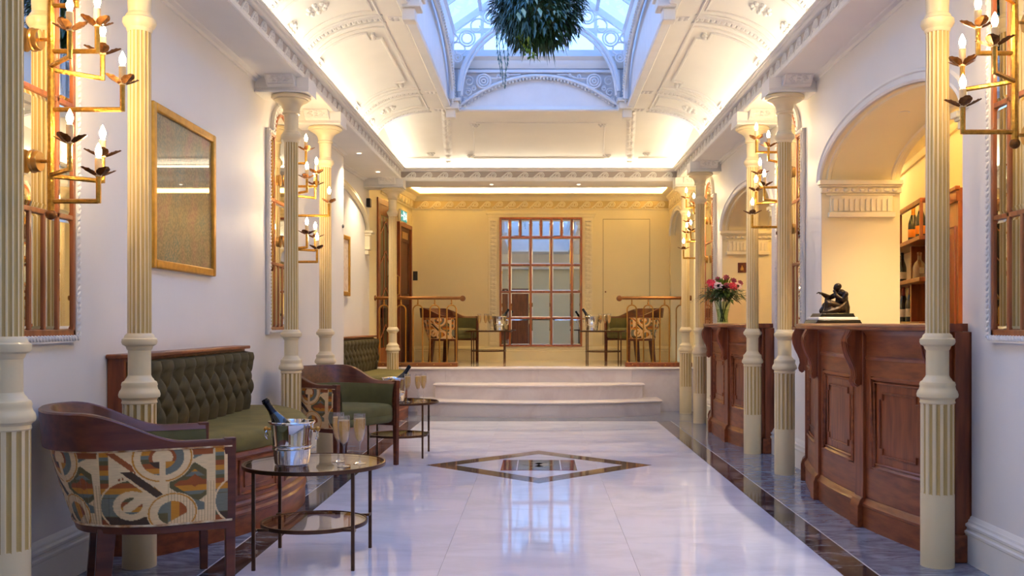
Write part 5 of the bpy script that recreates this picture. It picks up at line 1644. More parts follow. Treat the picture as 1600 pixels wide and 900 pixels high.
# ================================================================== ARMCHAIRS
def print_colour(u, v):
    """geometric print: u metres along the cloth, v metres up (arrays)"""
    S = 0.43
    x = np.mod(510.0 - u / S * 490.0, 490.0)
    y = 415.0 - v / 0.315 * 415.0            # 0 at the top edge
    sh = np.zeros(u.shape + (3,))
    def C(r, g, b_): return np.array(lin((r, g, b_)))
    cream, ochre, rust, teal, olive, dark = C(236, 202, 148), C(206, 134, 30), C(160, 82, 26), C(118, 118, 100), C(104, 90, 46), C(78, 54, 28)
    band = np.mod(y / 415.0 * 4.2 + 0.2, 1.0)
    strip = np.where((band < 0.28)[..., None], rust, np.where((band < 0.58)[..., None], ochre, np.where((band < 0.80)[..., None], teal, olive)))
    sh[:] = cream
    def put(mask, col):
        nonlocal sh
        sh = np.where(mask[..., None], col, sh)
    def per(cx):
        return np.minimum(np.abs(x - cx), np.minimum(np.abs(x - cx - 490), np.abs(x - cx + 490)))
    def sx(cx):
        d = x - cx
        return np.where(d > 245, d - 490, np.where(d < -245, d + 490, d))
    # vertical strip
    put((x > 0) & (x < 38), strip)
    put((x > 70) & (x < 150) & (y > 95) & (y < 165) & (np.mod(x, 16) < 7) & (y > 165 - (x - 70) * 0.9), rust)
    # chevrons
    d = sx(380)
    def chev(y0, th, col, w0=-90, w1=70):
        put((np.abs(y - y0 - 0 * d) < th - np.abs(d - 20) * 0.85) & (d > w0) & (d < w1), col)
    chev(195, 110, olive); chev(200, 78, strip); chev(182, 34, rust)
    put((np.abs(y - 60) < 60) & (d > -30) & (d < 105) & (np.abs(y - 40 + d * 0.5) < 34), teal)
    put((y < 46) & (d > -10) & (d < 100), rust)
    put((np.abs(y - 305) < 34) & (d > -60) & (d < 60) & (np.abs(y - 300 - d * 0.45) < 26), teal)
    # great ring lower left
    d1, e1 = sx(135), y - 300
    r1 = np.hypot(d1, e1)
    put((r1 < 142), cream); put((r1 < 134) & (r1 > 78), strip)
    put((r1 < 134) & (r1 > 78) & (d1 < 0) & (np.abs(e1 + 0) < 40), teal)
    put((r1 < 134) & (r1 > 78) & (e1 > 60), dark)
    put((r1 < 134) & (r1 > 78) & (d1 > 10) & (e1 > -60) & (e1 < 60), cream)
    put(r1 < 44, strip)
    put((np.abs(d1 + e1 * 1.0) < 30) & (d1 > -34) & (d1 < 92) & (e1 < 34), cream)
    # dark diagonal bar
    w = sx(190) - (y - 195) * 1.05
    put((np.abs(w) < 24) & (y > 118) & (y < 262), dark)
    put((np.abs(w + 34) < 8) & (y > 118) & (y < 262), cream)
    put((np.abs(w - 40) < 18) & (y > 20) & (y < 120), rust)
    # upper ring
    d2, e2 = sx(262), y - 52
    r2 = np.hypot(d2, e2)
    put(r2 < 132, cream); put((r2 < 128) & (r2 > 120), ochre)
    put((r2 < 92) & (r2 > 58), np.where((d2 > 0)[..., None], teal, strip)); put((r2 < 58) & (r2 > 44), rust)
    put((r2 < 58) & (e2 > 20), np.where((d2 > -6)[..., None], ochre, dark))
    put((np.abs(d2) < 13) & (e2 > 20) & (e2 < 140), cream)
    # lower right ring with half disc
    d3, e3 = sx(305), y - 345
    r3 = np.hypot(d3, e3)
    put((r3 < 108), cream); put((r3 < 104) & (r3 > 97), ochre)
    put((r3 < 62) & (e3 < d3 * -0.6 + 40), np.where((d3 < -8)[..., None], teal, np.where((d3 < 30)[..., None], ochre, rust)))
    put((r3 < 62) & (d3 < -20) & (e3 > 0), olive)
    # corduroy ribbing on part of the cream
    iscream = np.all(np.abs(sh - cream) < 1e-4, axis=-1)
    put(iscream & (np.mod(x, 13) < 3) & (y > 190) & (x > 260), C(196, 160, 108))
    return sh

HW, FX, BXR = 0.345, 0.33, 0.315         # half width, front x, back depth
def chair_u(n_arc=28):
    pts = [(FX, -HW), (0.18, -HW), (0.06, -HW)]
    for i in range(n_arc + 1):
        a = -PI / 2 - PI * i / n_arc
        ca, sa = math.cos(a), math.sin(a)
        e = 0.72
        pts.append((-0.02 + 0.30 * -abs(ca) ** e, HW * math.copysign(abs(sa) ** e, sa)))
    pts += [(0.06, HW), (0.18, HW), (FX, HW)]
    return pts
def make_armchair(label, loc, rz):
    c = thing('armchair', label, 'armchair', loc, rz, 'tub armchairs in geometric print')
    U = chair_u()
    # dense resampling
    B = Bow(U); nU = 72
    S = [B.L * i / nU for i in range(nU + 1)]
    Q = [B.at(s, 0) for s in S]
    def crest(x): return smoothstep(0.14, -0.20, x) if False else 1 - smoothstep(-0.22, 0.16, x)
    def lean(x): return 1 - smoothstep(-0.25, 0.10, x)
    ZA_, ZB2 = 0.345, 0.648
    # travel runs front-right -> back -> front-left with the inside to the right
    def shift(i, o, z):
        k = lean(Q[i][0]); return o + k * 0.105 * (1 - (z - ZA_) / (0.70 - ZA_))
    # wooden shell core
    def core(i):
        return [(shift(i, o, z), z) for o, z in ((-0.012, ZA_), (-0.012, ZB2), (0.030, ZB2), (0.030, ZA_))]
    MB().sweep(Q, core).build('shell', chair_wood, c)
    # printed outer cover, fine grid carrying the colour print
    nu, nv = 620, 104
    uu = np.linspace(0, 1, nu); vv = np.linspace(0, 1, nv)
    vs = []
    for a in uu:
        s_ = 0.018 + (B.L - 0.036) * a
        f = s_ / B.L * nU; i = int(min(f, nU - 1)); t = f - i
        (x0, y0), (x1, y1) = Q[i], Q[i + 1]
        xx = x0 + (x1 - x0) * t
        k = lean(xx)
        p0 = B.at(s_, 0.0); p1 = B.at(s_, 0.01)
        nx, ny = (p1[0] - p0[0]) * 100, (p1[1] - p0[1]) * 100
        for b_ in vv:
            z = ZA_ + 0.006 + (ZB2 - ZA_ - 0.010) * b_
            o = -0.014 - 0.010 * math.sin(PI * b_) ** 0.4 + k * 0.105 * (1 - (z - ZA_) / (0.70 - ZA_))
            vs.append((p0[0] + nx * o, p0[1] + ny * o, z))
    fs = [(i * nv + j, (i + 1) * nv + j, (i + 1) * nv + j + 1, i * nv + j + 1) for i in range(nu - 1) for j in range(nv - 1)]
    me = bpy.data.meshes.new('outer_cover'); me.from_pydata(vs, [], fs); me.materials.append(print_mat)
    me.shade_smooth()
    Ug, Vg = np.meshgrid(uu * B.L, vv * (ZB2 - ZA_), indexing='ij')
    colr = print_colour(Ug - 0.03, Vg + 0.005).reshape(-1, 3)
    at = me.color_attributes.new('print', 'FLOAT_COLOR', 'POINT')
    at.data.foreach_set('color', np.concatenate([colr, np.ones((colr.shape[0], 1))], axis=1).astype(np.float32).ravel())
    place('outer_cover', me, c)
    # piping round the printed cover
    mb = MB()
    for z in (ZA_ + 0.006, ZB2 - 0.004):
        mb.tube([(*B.at(S[i], shift(i, -0.018, z)), z) for i in range(nU + 1)], 0.0045, 6)
    mb.build('piping', M('piping_cloth', (226, 204, 164), 0.8, rgb2=(170, 110, 50), scale=26), c)
    # bottom rail
    def brail(i):
        return [(shift(i, o, z), z) for o, z in ((-0.018, ZA_ - 0.028), (-0.018, ZA_ + 0.001), (0.030, ZA_ + 0.001), (0.030, ZA_ - 0.028))]
    MB().sweep(Q, brail).build('lower_rail', chair_wood, c, bevel=0.003)
    # top rail with raised crest
    def trail(i):
        k = crest(Q[i][0]); zt = 0.672 + 0.120 * k
        o0 = -0.022 - 0.004 * k
        return [(o0, ZB2), (o0 - 0.012 * k, zt - 0.006), (o0 - 0.008 * k + 0.004, zt), (0.014 - 0.012 * k, zt), (0.020 - 0.012 * k, zt - 0.006), (0.034, ZB2)]
    MB().sweep(Q, trail).build('top_rail', chair_wood, c)
    # inner velvet
    mb = MB(); vs = []
    ni, nj = nU + 1, 12
    for i in range(ni):
        for j in range(nj):
            t = j / (nj - 1); z = 0.40 + (ZB2 - 0.40) * t
            o = shift(i, 0.030, z) + 0.026 * math.sin(PI * min(1, 0.12 + 0.88 * t)) ** 0.6
            p = B.at(S[i], o); vs.append((*p, z))
    mb.add(vs, [(i * nj + j, (i + 1) * nj + j, (i + 1) * nj + j + 1, i * nj + j + 1) for i in range(ni - 1) for j in range(nj - 1)])
    mb.build('inner_back', velvet_chair, c, smooth=60)
    # seat
    inner = [B.at(S[i], shift(i, 0.050, 0.45)) for i in range(nU + 1)]
    inner = [(min(p[0], 0.33), max(-HW + 0.052, min(HW - 0.052, p[1]))) for p in inner]
    out = inner + [(0.345, HW - 0.07), (0.355, HW * 0.4), (0.355, -HW * 0.4), (0.345, -HW + 0.07)]
    MB().puff(out, [(0.03, 0.345), (0.008, 0.355), (0.0, 0.375), (0.0, 0.400), (0.004, 0.406), (0.0, 0.412), (0.0, 0.455), (0.010, 0.478), (0.035, 0.492), (0.10, 0.500), (0.22, 0.503)]).build('seat', velvet_chair, c, smooth=50)
    # legs: straight front posts rising to the arms, splayed rear legs
    for s in (-1, 1):
        MB().prism([(FX - 0.030, s * HW - 0.021), (FX + 0.016, s * HW - 0.021), (FX + 0.016, s * HW + 0.021), (FX - 0.030, s * HW + 0.021)], 0.0, 0.676,
                   lambda a, b_, t: (FX + (a - FX) * (0.72 + 0.28 * min(1, t / 0.35)), s * HW + (b_ - s * HW) * (0.72 + 0.28 * min(1, t / 0.35)), t)).build('front_leg', chair_wood, c, bevel=0.003)
        y0 = s * 0.225
        mb = MB(); vs = []
        for z, x, y, h in ((0.335, -0.120, y0, 0.034), (0.17, -0.132, y0 * 1.0, 0.030), (0.0, -0.150, y0 * 1.02, 0.026)):
            vs += [(x - h, y - h, z), (x + h, y - h, z), (x + h, y + h, z), (x - h, y + h, z)]
        mb.add(vs, [(0, 1, 2, 3)] + [(a * 4 + i, a * 4 + (i + 1) % 4, a * 4 + 4 + (i + 1) % 4, a * 4 + 4 + i) for a in range(2) for i in range(4)] + [(11, 10, 9, 8)])
        mb.build('rear_leg', chair_wood, c, bevel=0.003)
    return c
def chair_at(front_mid, face):
    """place so that the middle of the arm fronts is at front_mid, facing direction face (degrees)"""
    a = R(face)
    return (front_mid[0] - FX * math.cos(a), front_mid[1] - FX * math.sin(a)), a
(p, a) = chair_at((-1.385, 4.27), 27)
ch = make_armchair('tub armchair in geometric print with its side to the viewer, nearest in the left foreground', (*p, 0), a)
(p, a) = chair_at((-1.315, 7.63), -31)
dup(ch, (*p, 0), a, 'tub armchair with green velvet inside turned to the viewer, beyond the near table')
(p, a) = chair_at((-1.035, 14.32), -22)
dup(ch, (*p, LZ), a, 'tub armchair on the landing behind the left railing')
(p, a) = chair_at((1.13, 14.40), 180 + 24)
dup(ch, (*p, LZ), a, 'tub armchair on the landing behind the right railing')

# ================================================================== SIDE TABLES
def make_table(label, loc):
    t = thing('side_table', label, 'table', loc, 0, 'round glass side tables')
    H = 0.465
    MB().lathe([(0.318, H - 0.018), (0.336, H - 0.018), (0.338, H - 0.014), (0.338, H), (0.330, H + 0.001), (0.328, H - 0.006), (0.318, H - 0.006)], 64, cap=False).build('top_rim', bronze_metal, t)
    MB().lathe([(0.0, H - 0.0075), (0.3275, H - 0.0075), (0.3275, H - 0.001), (0.0, H - 0.001)], 64).build('glass_top', glass_table, t, smooth=0)
    MB().lathe([(0.238, 0.168), (0.250, 0.168), (0.252, 0.172), (0.252, 0.186), (0.245, 0.187), (0.243, 0.180), (0.238, 0.180)], 56, cap=False).build('shelf_rim', bronze_metal, t)
    MB().lathe([(0.0, 0.1785), (0.2425, 0.1785), (0.2425, 0.1845), (0.0, 0.1845)], 56).build('shelf_glass', glass_table, t, smooth=0)
    for sx in (-1, 1):
        for sy in (-1, 1):
            x, y = sx * 0.227, sy * 0.232
            MB().box(x - 0.008, x + 0.008, y - 0.008, y + 0.008, 0.0, H - 0.012).build('leg', bronze_metal, t, bevel=0.002)
            x2 = sx * 0.165
            MB().box(*sorted((x, sx * 0.17)), *sorted((sy * 0.178, sy * 0.192)), 0.170, 0.182).build('bracket', bronze_metal, t, bevel=0.001)
            MB().box(x - 0.006, x + 0.006, *sorted((sy * 0.180, y)), 0.170, 0.182).build('bracket', bronze_metal, t, bevel=0.001)
    return t
tb = make_table('round glass side table with thin brown metal legs, nearest, in the left foreground', (-1.077, 4.765, 0))
dup(tb, (-1.20, 8.53, 0), 0, 'round glass side table beyond the green-lined armchair, before the steps')
dup(tb, (-0.715, 14.12, LZ), 0, 'round glass side table on the landing, left of the big mirror')
dup(tb, (0.90, 13.86, LZ), 0, 'round glass side table on the landing, right of the big mirror')

# ================================================================== BUCKETS, BOTTLES, GLASSES
def make_bucket(label, loc, rz=0):
    b = thing('champagne_bucket', label, 'ice bucket', loc, rz, 'polished steel champagne buckets')
    MB().lathe([(0.0, 0.001), (0.074, 0.001), (0.078, 0.004), (0.080, 0.012), (0.088, 0.070), (0.0905, 0.073), (0.0905, 0.079), (0.089, 0.082), (0.090, 0.088), (0.0925, 0.091), (0.0925, 0.097), (0.0910, 0.100),
                (0.102, 0.190), (0.108, 0.196), (0.110, 0.200), (0.108, 0.204), (0.103, 0.203), (0.100, 0.196), (0.088, 0.09), (0.077, 0.010), (0.0, 0.008)], 48, cap=False).build('pail', chrome, b)
    for s in (-1, 1):
        mb = MB()
        mb.tube([(s * 0.098, 0, 0.165), (s * 0.118, 0, 0.165)], 0.006, 8)
        mb.sphere((s * 0.122, 0, 0.165), 0.013, 10, 7)
        o = mb.build('knob_handle', brass, b)
        n = 16
        MB().tube([(s * 0.119 + s * 0.004 * math.sin(i), 0.016 * math.cos(2 * PI * i / n), 0.140 + 0.024 * math.sin(2 * PI * i / n)) for i in range(n)], 0.0028, 6, closed=True).build('ring', chrome, o)
    return b
def make_bottle(label, loc, tilt, direction, foil=None, group='champagne bottles in buckets', lab=None, name='champagne_bottle'):
    b = thing(name, label, 'bottle', loc, 0, group)
    b.rotation_euler = (0, tilt, direction)
    MB().lathe([(0.0, 0.0), (0.038, 0.0), (0.043, 0.006), (0.043, 0.150), (0.041, 0.172), (0.034, 0.200), (0.024, 0.228), (0.018, 0.250), (0.0152, 0.262)], 28).build('bottle_body', bottle_glass, b)
    MB().lathe([(0.0215, 0.236), (0.0185, 0.250), (0.0162, 0.262), (0.0160, 0.300), (0.0185, 0.303), (0.0185, 0.312), (0.0155, 0.315), (0.0155, 0.322), (0.0, 0.324)], 24).build('foil_cap', foil or foil_dark, b)
    if lab:
        MB().lathe([(0.0434, 0.045), (0.0438, 0.046), (0.0438, 0.115), (0.0434, 0.116)], 28, cap=False).build('label', lab, b)
    return b
def make_flute(label, loc):
    g = thing('champagne_flute', label, 'glass', loc, 0, 'filled champagne flutes')
    MB().lathe([(0.0, 0.0), (0.031, 0.0), (0.031, 0.0015), (0.010, 0.006), (0.0045, 0.012), (0.0038, 0.085), (0.006, 0.096), (0.016, 0.112), (0.0245, 0.140), (0.0285, 0.172), (0.0285, 0.205), (0.0262, 0.236),
                (0.0250, 0.236), (0.0272, 0.205), (0.0272, 0.172), (0.0232, 0.141), (0.015, 0.114), (0.0, 0.101)], 28, cap=False).build('glass_bowl', glass_drink, g)
    MB().lathe([(0.0, 0.103), (0.0145, 0.115), (0.0225, 0.142), (0.0262, 0.172), (0.0262, 0.205), (0.0256, 0.212), (0.0, 0.212)], 24).build('champagne', champagne, g)
    MB().lathe([(0.020, 0.2121), (0.0255, 0.2121), (0.0255, 0.2150), (0.020, 0.2140)], 20, cap=False).build('foam', candle_wax, g)
    return g
TT = 0.4652
bk = make_bucket('steel champagne bucket with ring handles on the nearest glass table', (-1.17, 4.70, TT))
dup(bk, (-1.235, 8.50, TT), 0, 'steel champagne bucket on the second glass table, partly behind the green armchair')
dup(bk, (-0.56, 14.10, LZ + TT), 0, 'steel champagne bucket on the landing table left of the big mirror')
dup(bk, (0.742, 13.86, LZ + TT), 0, 'steel champagne bucket on the landing table right of the big mirror')
def lean_bottle(label, bl, dirx, copy_of=None):
    tilt = R(33)
    # foot stands in the bucket opposite to the lean, neck rests on the rim
    loc = (bl[0] - dirx * 0.045, bl[1], bl[2] + 0.035)
    if copy_of is None: return make_bottle(label, loc, tilt, 0.0 if dirx > 0 else PI)
    r = dup(copy_of, loc, 0, label); r.rotation_euler = (0, tilt, 0.0 if dirx > 0 else PI); return r
bo = lean_bottle('dark champagne bottle leaning left in the bucket on the nearest table', (-1.17, 4.70, TT), -1)
lean_bottle('dark champagne bottle leaning right in the bucket on the second table', (-1.235, 8.50, TT), 1, bo)
lean_bottle('dark champagne bottle leaning right in the bucket on the left landing table', (-0.56, 14.10, LZ + TT), 1, bo)
lean_bottle('dark champagne bottle leaning left in the bucket on the right landing table', (0.742, 13.86, LZ + TT), -1, bo)
fl = make_flute('filled champagne flute on nearest table, leftmost and rearmost of its three', (-0.967, 4.785, TT))
for x, y, z, lab in [
    (-0.907, 4.615, TT, 'filled champagne flute on nearest table, front one of its three'),
    (-0.852, 4.715, TT, 'filled champagne flute on nearest table, rightmost of its three'),
    (-1.115, 8.42, TT, 'filled champagne flute on second table, just right of its bucket'),
    (-1.030, 8.46, TT, 'filled champagne flute on second table, middle one of its three'),
    (-0.995, 8.55, TT, 'filled champagne flute on second table, rightmost of its three'),
    (-0.845, 14.06, LZ + TT, 'filled champagne flute on left landing table, leftmost of its three'),
    (-0.755, 14.10, LZ + TT, 'filled champagne flute on left landing table, middle of its three'),
    (-0.700, 14.16, LZ + TT, 'filled champagne flute on left landing table, nearest its bucket'),
    (0.975, 13.78, LZ + TT, 'filled champagne flute on right landing table, rightmost of its three'),
    (0.925, 13.86, LZ + TT, 'filled champagne flute on right landing table, middle of its three'),
    (0.865, 13.98, LZ + TT, 'filled champagne flute on right landing table, nearest its bucket')]:
    dup(fl, (x, y, z), 0, lab)

# ================================================================== STATUE ON THE NEAR COUNTER
CT = 1.1305
st = thing('bronze_statue', 'dark bronze statue of a seated robed figure with outstretched arm on near bar counter', 'statue', (1.99, 6.72, CT), R(8))
# local x to the right in the photograph, figure facing left
MB().prism([(-0.165, 0), (0.165, 0), (0.155, 0.014), (0.150, 0.024), (-0.150, 0.024), (-0.155, 0.014)], -0.10, 0.10, lambda a, b, t: (a, t, b)).build('lower_base', black_stone, st, bevel=0.003)
MB().box(-0.140, 0.140, -0.09, 0.09, 0.024, 0.042).build('white_slab', white_stone, st, bevel=0.003)
st.children if False else None
MB().prism([(-0.128, 0.042), (0.128, 0.042), (0.118, 0.056), (0.114, 0.068), (-0.110, 0.068), (-0.118, 0.056)], -0.08, 0.08, lambda a, b, t: (a, t, b)).build('upper_base', black_stone, st, bevel=0.002)
mb = MB()
def blob(c, r, rot=0.0):
    mb.sphere(c, r, 14, 10, mat=Matrix.Rotation(rot, 4, 'Y'))
def limb(p, r): mb.tube(p, r, 12); [mb.sphere(q, rr, 10, 7) for q, rr in zip(p, r)]
# trunk, slightly leaning back
limb([(0.062, 0, 0.092), (0.064, 0, 0.130), (0.066, 0, 0.172), (0.060, 0, 0.200)], [0.050, 0.044, 0.042, 0.034])
blob((0.060, 0, 0.196), (0.034, 0.056, 0.026), 0.2)
limb([(0.052, 0, 0.205), (0.040, 0, 0.222)], [0.016, 0.015])                     # neck
blob((0.030, 0, 0.242), (0.022, 0.020, 0.028), -0.25)                            # head
blob((0.038, 0, 0.252), (0.026, 0.023, 0.022), 0.0)                              # hair cap
blob((0.009, 0, 0.240), (0.006, 0.005, 0.005)); blob((0.012, 0, 0.232), (0.006, 0.006, 0.004))   # nose, mouth
blob((0.014, 0.0, 0.224), (0.009, 0.009, 0.007))                                 # chin
blob((0.034, 0.020, 0.240), (0.005, 0.003, 0.008)); blob((0.034, -0.020, 0.240), (0.005, 0.003, 0.008))
# lap and robed legs: knees to the left, drapery falling to the base
limb([(0.050, -0.028, 0.100), (-0.030, -0.032, 0.128), (-0.052, -0.032, 0.136)], [0.040, 0.030, 0.022])
limb([(-0.050, -0.032, 0.134), (-0.054, -0.034, 0.100), (-0.062, -0.036, 0.074)], [0.023, 0.021, 0.024])
limb([(0.050, 0.028, 0.100), (-0.034, 0.030, 0.118), (-0.060, 0.032, 0.084)], [0.038, 0.028, 0.022])
limb([(0.060, -0.040, 0.120), (0.010, -0.050, 0.094), (-0.060, -0.052, 0.076), (-0.092, -0.050, 0.072)], [0.024, 0.022, 0.018, 0.010])
limb([(0.080, -0.02, 0.150), (0.082, -0.03, 0.110), (0.076, -0.03, 0.074)], [0.022, 0.026, 0.030])
limb([(-0.03, -0.046, 0.10), (-0.07, -0.046, 0.074)], [0.018, 0.016])
# far arm reaching left, hanging sleeve
limb([(0.046, 0.046, 0.196), (0.000, 0.044, 0.176), (-0.040, 0.034, 0.190), (-0.066, 0.030, 0.204)], [0.019, 0.018, 0.015, 0.009])
limb([(-0.020, 0.038, 0.180), (-0.028, 0.034, 0.150), (-0.036, 0.030, 0.130)], [0.017, 0.015, 0.010])
# near arm bent, hand at the chin
limb([(0.066, -0.054, 0.196), (0.040, -0.056, 0.160), (0.006, -0.040, 0.186), (0.008, -0.016, 0.214)], [0.021, 0.019, 0.015, 0.009])
# reaching hand: palm and five fingers
blob((-0.074, 0.030, 0.207), (0.011, 0.008, 0.006))
for dy, dz, l in ((-0.007, 0.004, 0.018), (-0.003, 0.002, 0.021), (0.001, 0.0, 0.021), (0.005, -0.002, 0.017)):
    limb([(-0.080, 0.030 + dy, 0.208 + dz * 0.4), (-0.092, 0.030 + dy * 1.2, 0.208 + dz), (-0.080 - l * 1.0, 0.030 + dy * 1.3, 0.203 + dz)], [0.0034, 0.0030, 0.0024])
limb([(-0.072, 0.022, 0.204), (-0.080, 0.017, 0.199), (-0.088, 0.016, 0.197)], [0.0036, 0.0030, 0.0024])
for i in range(4):                                                                # hand at the chin, curled fingers
    limb([(0.010, -0.016 + i * 0.006, 0.213), (0.004, -0.014 + i * 0.006, 0.220), (0.010, -0.010 + i * 0.005, 0.225)], [0.0036, 0.0034, 0.003])
fig = mb.build('figure', statue_bronze, st, smooth=180)
rm = fig.modifiers.new('merge', 'REMESH'); rm.mode = 'VOXEL'; rm.voxel_size = 0.0022; rm.use_smooth_shade = True
smd = fig.modifiers.new('soften', 'SMOOTH'); smd.iterations = 4; smd.factor = 0.5

# ================================================================== VASE AND FLOWERS ON THE FAR COUNTER
VXY = (1.93, 10.42)
vs_ = thing('glass_vase', 'clear flared glass vase on the far bar counter', 'vase', (*VXY, CT), 0)
MB().lathe([(0.0, 0.0), (0.056, 0.0), (0.060, 0.004), (0.056, 0.05), (0.060, 0.10), (0.074, 0.17), (0.090, 0.232), (0.087, 0.232), (0.071, 0.17), (0.057, 0.10), (0.053, 0.05), (0.054, 0.012), (0.0, 0.010)], 36, cap=False).build('vessel', glass_vase, vs_)
MB().lathe([(0.0, 0.012), (0.052, 0.012), (0.051, 0.05), (0.055, 0.10), (0.066, 0.15), (0.0, 0.15)], 30).build('water', thin_glass('vase_water', (0.80, 0.90, 0.76), 0.0, 0.02, 0.3), vs_)
bqt = thing('flower_bouquet', 'bouquet of pink and white flowers in dark foliage standing in the glass vase', 'flowers', (*VXY, CT), 0)
rng = random.Random(5)
mb = MB()
for i in range(16):
    a = rng.uniform(0, 2 * PI); r0 = rng.uniform(0, 0.03); r1 = rng.uniform(0.05, 0.12)
    mb.tube([(r0 * math.cos(a + 2), r0 * math.sin(a + 2), 0.02), (0.03 * math.cos(a), 0.03 * math.sin(a), 0.16), (r1 * math.cos(a), r1 * math.sin(a), 0.30)], 0.0035, 5)
mb.build('stems', leaf_bouquet, bqt, kind='stuff')
def leaf_at(mb, p, d, L, W, droop=0.25, mi=0):
    d = Vector(d).normalized()
    side = d.cross(Vector((0, 0, 1)))
    side = side.normalized() if side.length > 0.05 else Vector((1, 0, 0))
    p = Vector(p); up = side.cross(d)
    pts = [p, p + d * L * 0.4 + side * W - up * 0.0, p + d * L * 0.5 - Vector((0, 0, droop * L * 0.3)) , p + d * L * 0.4 - side * W, p + d * L - Vector((0, 0, droop * L))]
    pts[2] = p + d * L * 0.45 - up * W * 0.25
    mb.add(pts, [(0, 1, 2), (0, 2, 3), (1, 4, 2), (2, 4, 3)], mi)
mb = MB()
for i in range(520):
    a = rng.uniform(0, 2 * PI); e = rng.uniform(-0.5, 1.1)
    rad = rng.uniform(0.05, 0.21)
    c = Vector((rad * math.cos(a) * math.cos(e), rad * math.sin(a) * math.cos(e), 0.30 + rad * 0.62 * math.sin(e)))
    dd = Vector((math.cos(a), math.sin(a), rng.uniform(-0.5, 0.7)))
    leaf_at(mb, c, dd, rng.uniform(0.06, 0.11), rng.uniform(0.010, 0.020), 0.3)
for f in range(7):                                       # fern fronds reaching out to the sides
    a = [PI, PI * 0.93, PI * 1.08, 0.0, 0.2, -0.15, -PI / 2][f]
    Lf = [0.30, 0.22, 0.24, 0.24, 0.22, 0.20, 0.2][f]
    for i in range(12):
        t = i / 11
        c = Vector((math.cos(a) * (0.10 + Lf * t * 0.75), math.sin(a) * (0.10 + Lf * t * 0.75), 0.27 + 0.04 * math.sin(PI * t) - 0.05 * t))
        for s in (-1, 1):
            leaf_at(mb, c, (math.cos(a + s * 0.7), math.sin(a + s * 0.7), 0.05), 0.055 * (1.05 - 0.6 * t), 0.006, 0.2)
mb.build('foliage', leaf_bouquet, bqt, kind='stuff')
mb = MB()
for i in range(14):
    a = rng.uniform(0, 2 * PI); r = rng.uniform(0, 0.09)
    leaf_at(mb, (r * math.cos(a), r * math.sin(a), 0.40), (math.cos(a) * 0.4, math.sin(a) * 0.4, 1), 0.10, 0.018, 0.1)
mb.build('upright_leaves', leaf_lime, bqt, kind='stuff')
def blossom(mat_p, c, tilt, r, petals, name):
    d = Vector(tilt).normalized()
    q = Vector((0, 0, 1)).rotation_difference(d).to_matrix().to_4x4()
    mb = MB()
    for ring_, (n, rr, z, w) in enumerate(((petals, r, 0.0, 0.42), (petals, r * 0.72, 0.008, 0.36))):
        for i in range(n):
            a = 2 * PI * (i + ring_ * 0.5) / n
            u = Vector((math.cos(a), math.sin(a), 0)); s = Vector((-math.sin(a), math.cos(a), 0))
            pts = [u * 0.004, u * rr * 0.55 + s * rr * w + Vector((0, 0, z + 0.006)), u * rr + Vector((0, 0, z + 0.012)), u * rr * 0.55 - s * rr * w + Vector((0, 0, z + 0.006))]
            mb.add([Vector(c) + q.to_3x3() @ p_ for p_ in pts], [(0, 1, 2, 3)])
    mb.sphere(Vector(c) + d * 0.008, 0.30 * r, 8, 5, mi=1)
    return mb.build(name, [mat_p, petal_dark if mat_p is petal_white else mat_p], bqt, smooth=0)
for i, (m_, x, y, z, r) in enumerate([
    (petal_pink, -0.125, -0.10, 0.395, 0.050), (petal_white, -0.070, -0.13, 0.385, 0.052), (petal_pink, 0.085, -0.13, 0.380, 0.058), (petal_white, 0.135, -0.11, 0.385, 0.050),
    (petal_plum, 0.02, -0.12, 0.390, 0.040), (petal_plum, -0.02, -0.10, 0.37, 0.040), (petal_plum, 0.03, -0.04, 0.475, 0.040), (petal_pink, -0.14, -0.02, 0.43, 0.038),
    (petal_plum, -0.05, 0.0, 0.46, 0.036), (petal_plum, 0.11, -0.02, 0.445, 0.038), (petal_plum, 0.17, -0.06, 0.42, 0.036), (petal_pink, -0.10, 0.06, 0.43, 0.04)]):
    blossom(m_, (x, y, z), (x * 2, -0.8, 0.5), r, 8, 'blossom')

# ================================================================== HANGING PLANT UNDER THE SKYLIGHT
hp = thing('hanging_plant', 'big hanging ball of mixed trailing foliage under the skylight', 'plant', (-0.02, 8.9, 3.98), 0)
rng = random.Random(11)
MB().sphere((0, 0, 0.02), (0.30, 0.30, 0.30), 20, 14).build('moss_core', leaf_dark, hp)
MB().tube([(0, 0, 0.25), (0, 0, SRZ - 3.98 - 0.02)], 0.008, 6).build('hanging_cord', black_plastic, hp)
def cluster(n, amin, amax, emin, emax, L0, L1, W0, W1, down, rr=(0.24, 0.40)):
    mb = MB()
    for i in range(n):
        a = rng.uniform(amin, amax); e = math.asin(rng.uniform(math.sin(emin), math.sin(emax)))
        r = rng.uniform(*rr)
        u = Vector((math.cos(a) * math.cos(e), math.sin(a) * math.cos(e), math.sin(e)))
        d = (u + Vector((rng.uniform(-.5, .5), rng.uniform(-.5, .5), rng.uniform(-.5, .5) - down))).normalized()
        leaf_at(mb, u * r + Vector((0, 0, 0.02)), d, rng.uniform(L0, L1), rng.uniform(W0, W1), 0.35)
    return mb
cluster(2600, 0, 2 * PI, -PI / 2, PI / 2, 0.05, 0.11, 0.010, 0.019, 0.15).build('dark_foliage', leaf_dark, hp, kind='stuff')
cluster(1500, PI * 0.75, PI * 1.42, -1.2, 1.0, 0.05, 0.10, 0.003, 0.007, 0.9, (0.26, 0.42)).build('feathery_foliage', leaf_blue, hp, kind='stuff')
cluster(220, PI * 1.3, PI * 1.95, -0.9, 0.9, 0.05, 0.09, 0.010, 0.018, 0.4, (0.32, 0.41)).build('blue_leaves', leaf_blue, hp, kind='stuff')
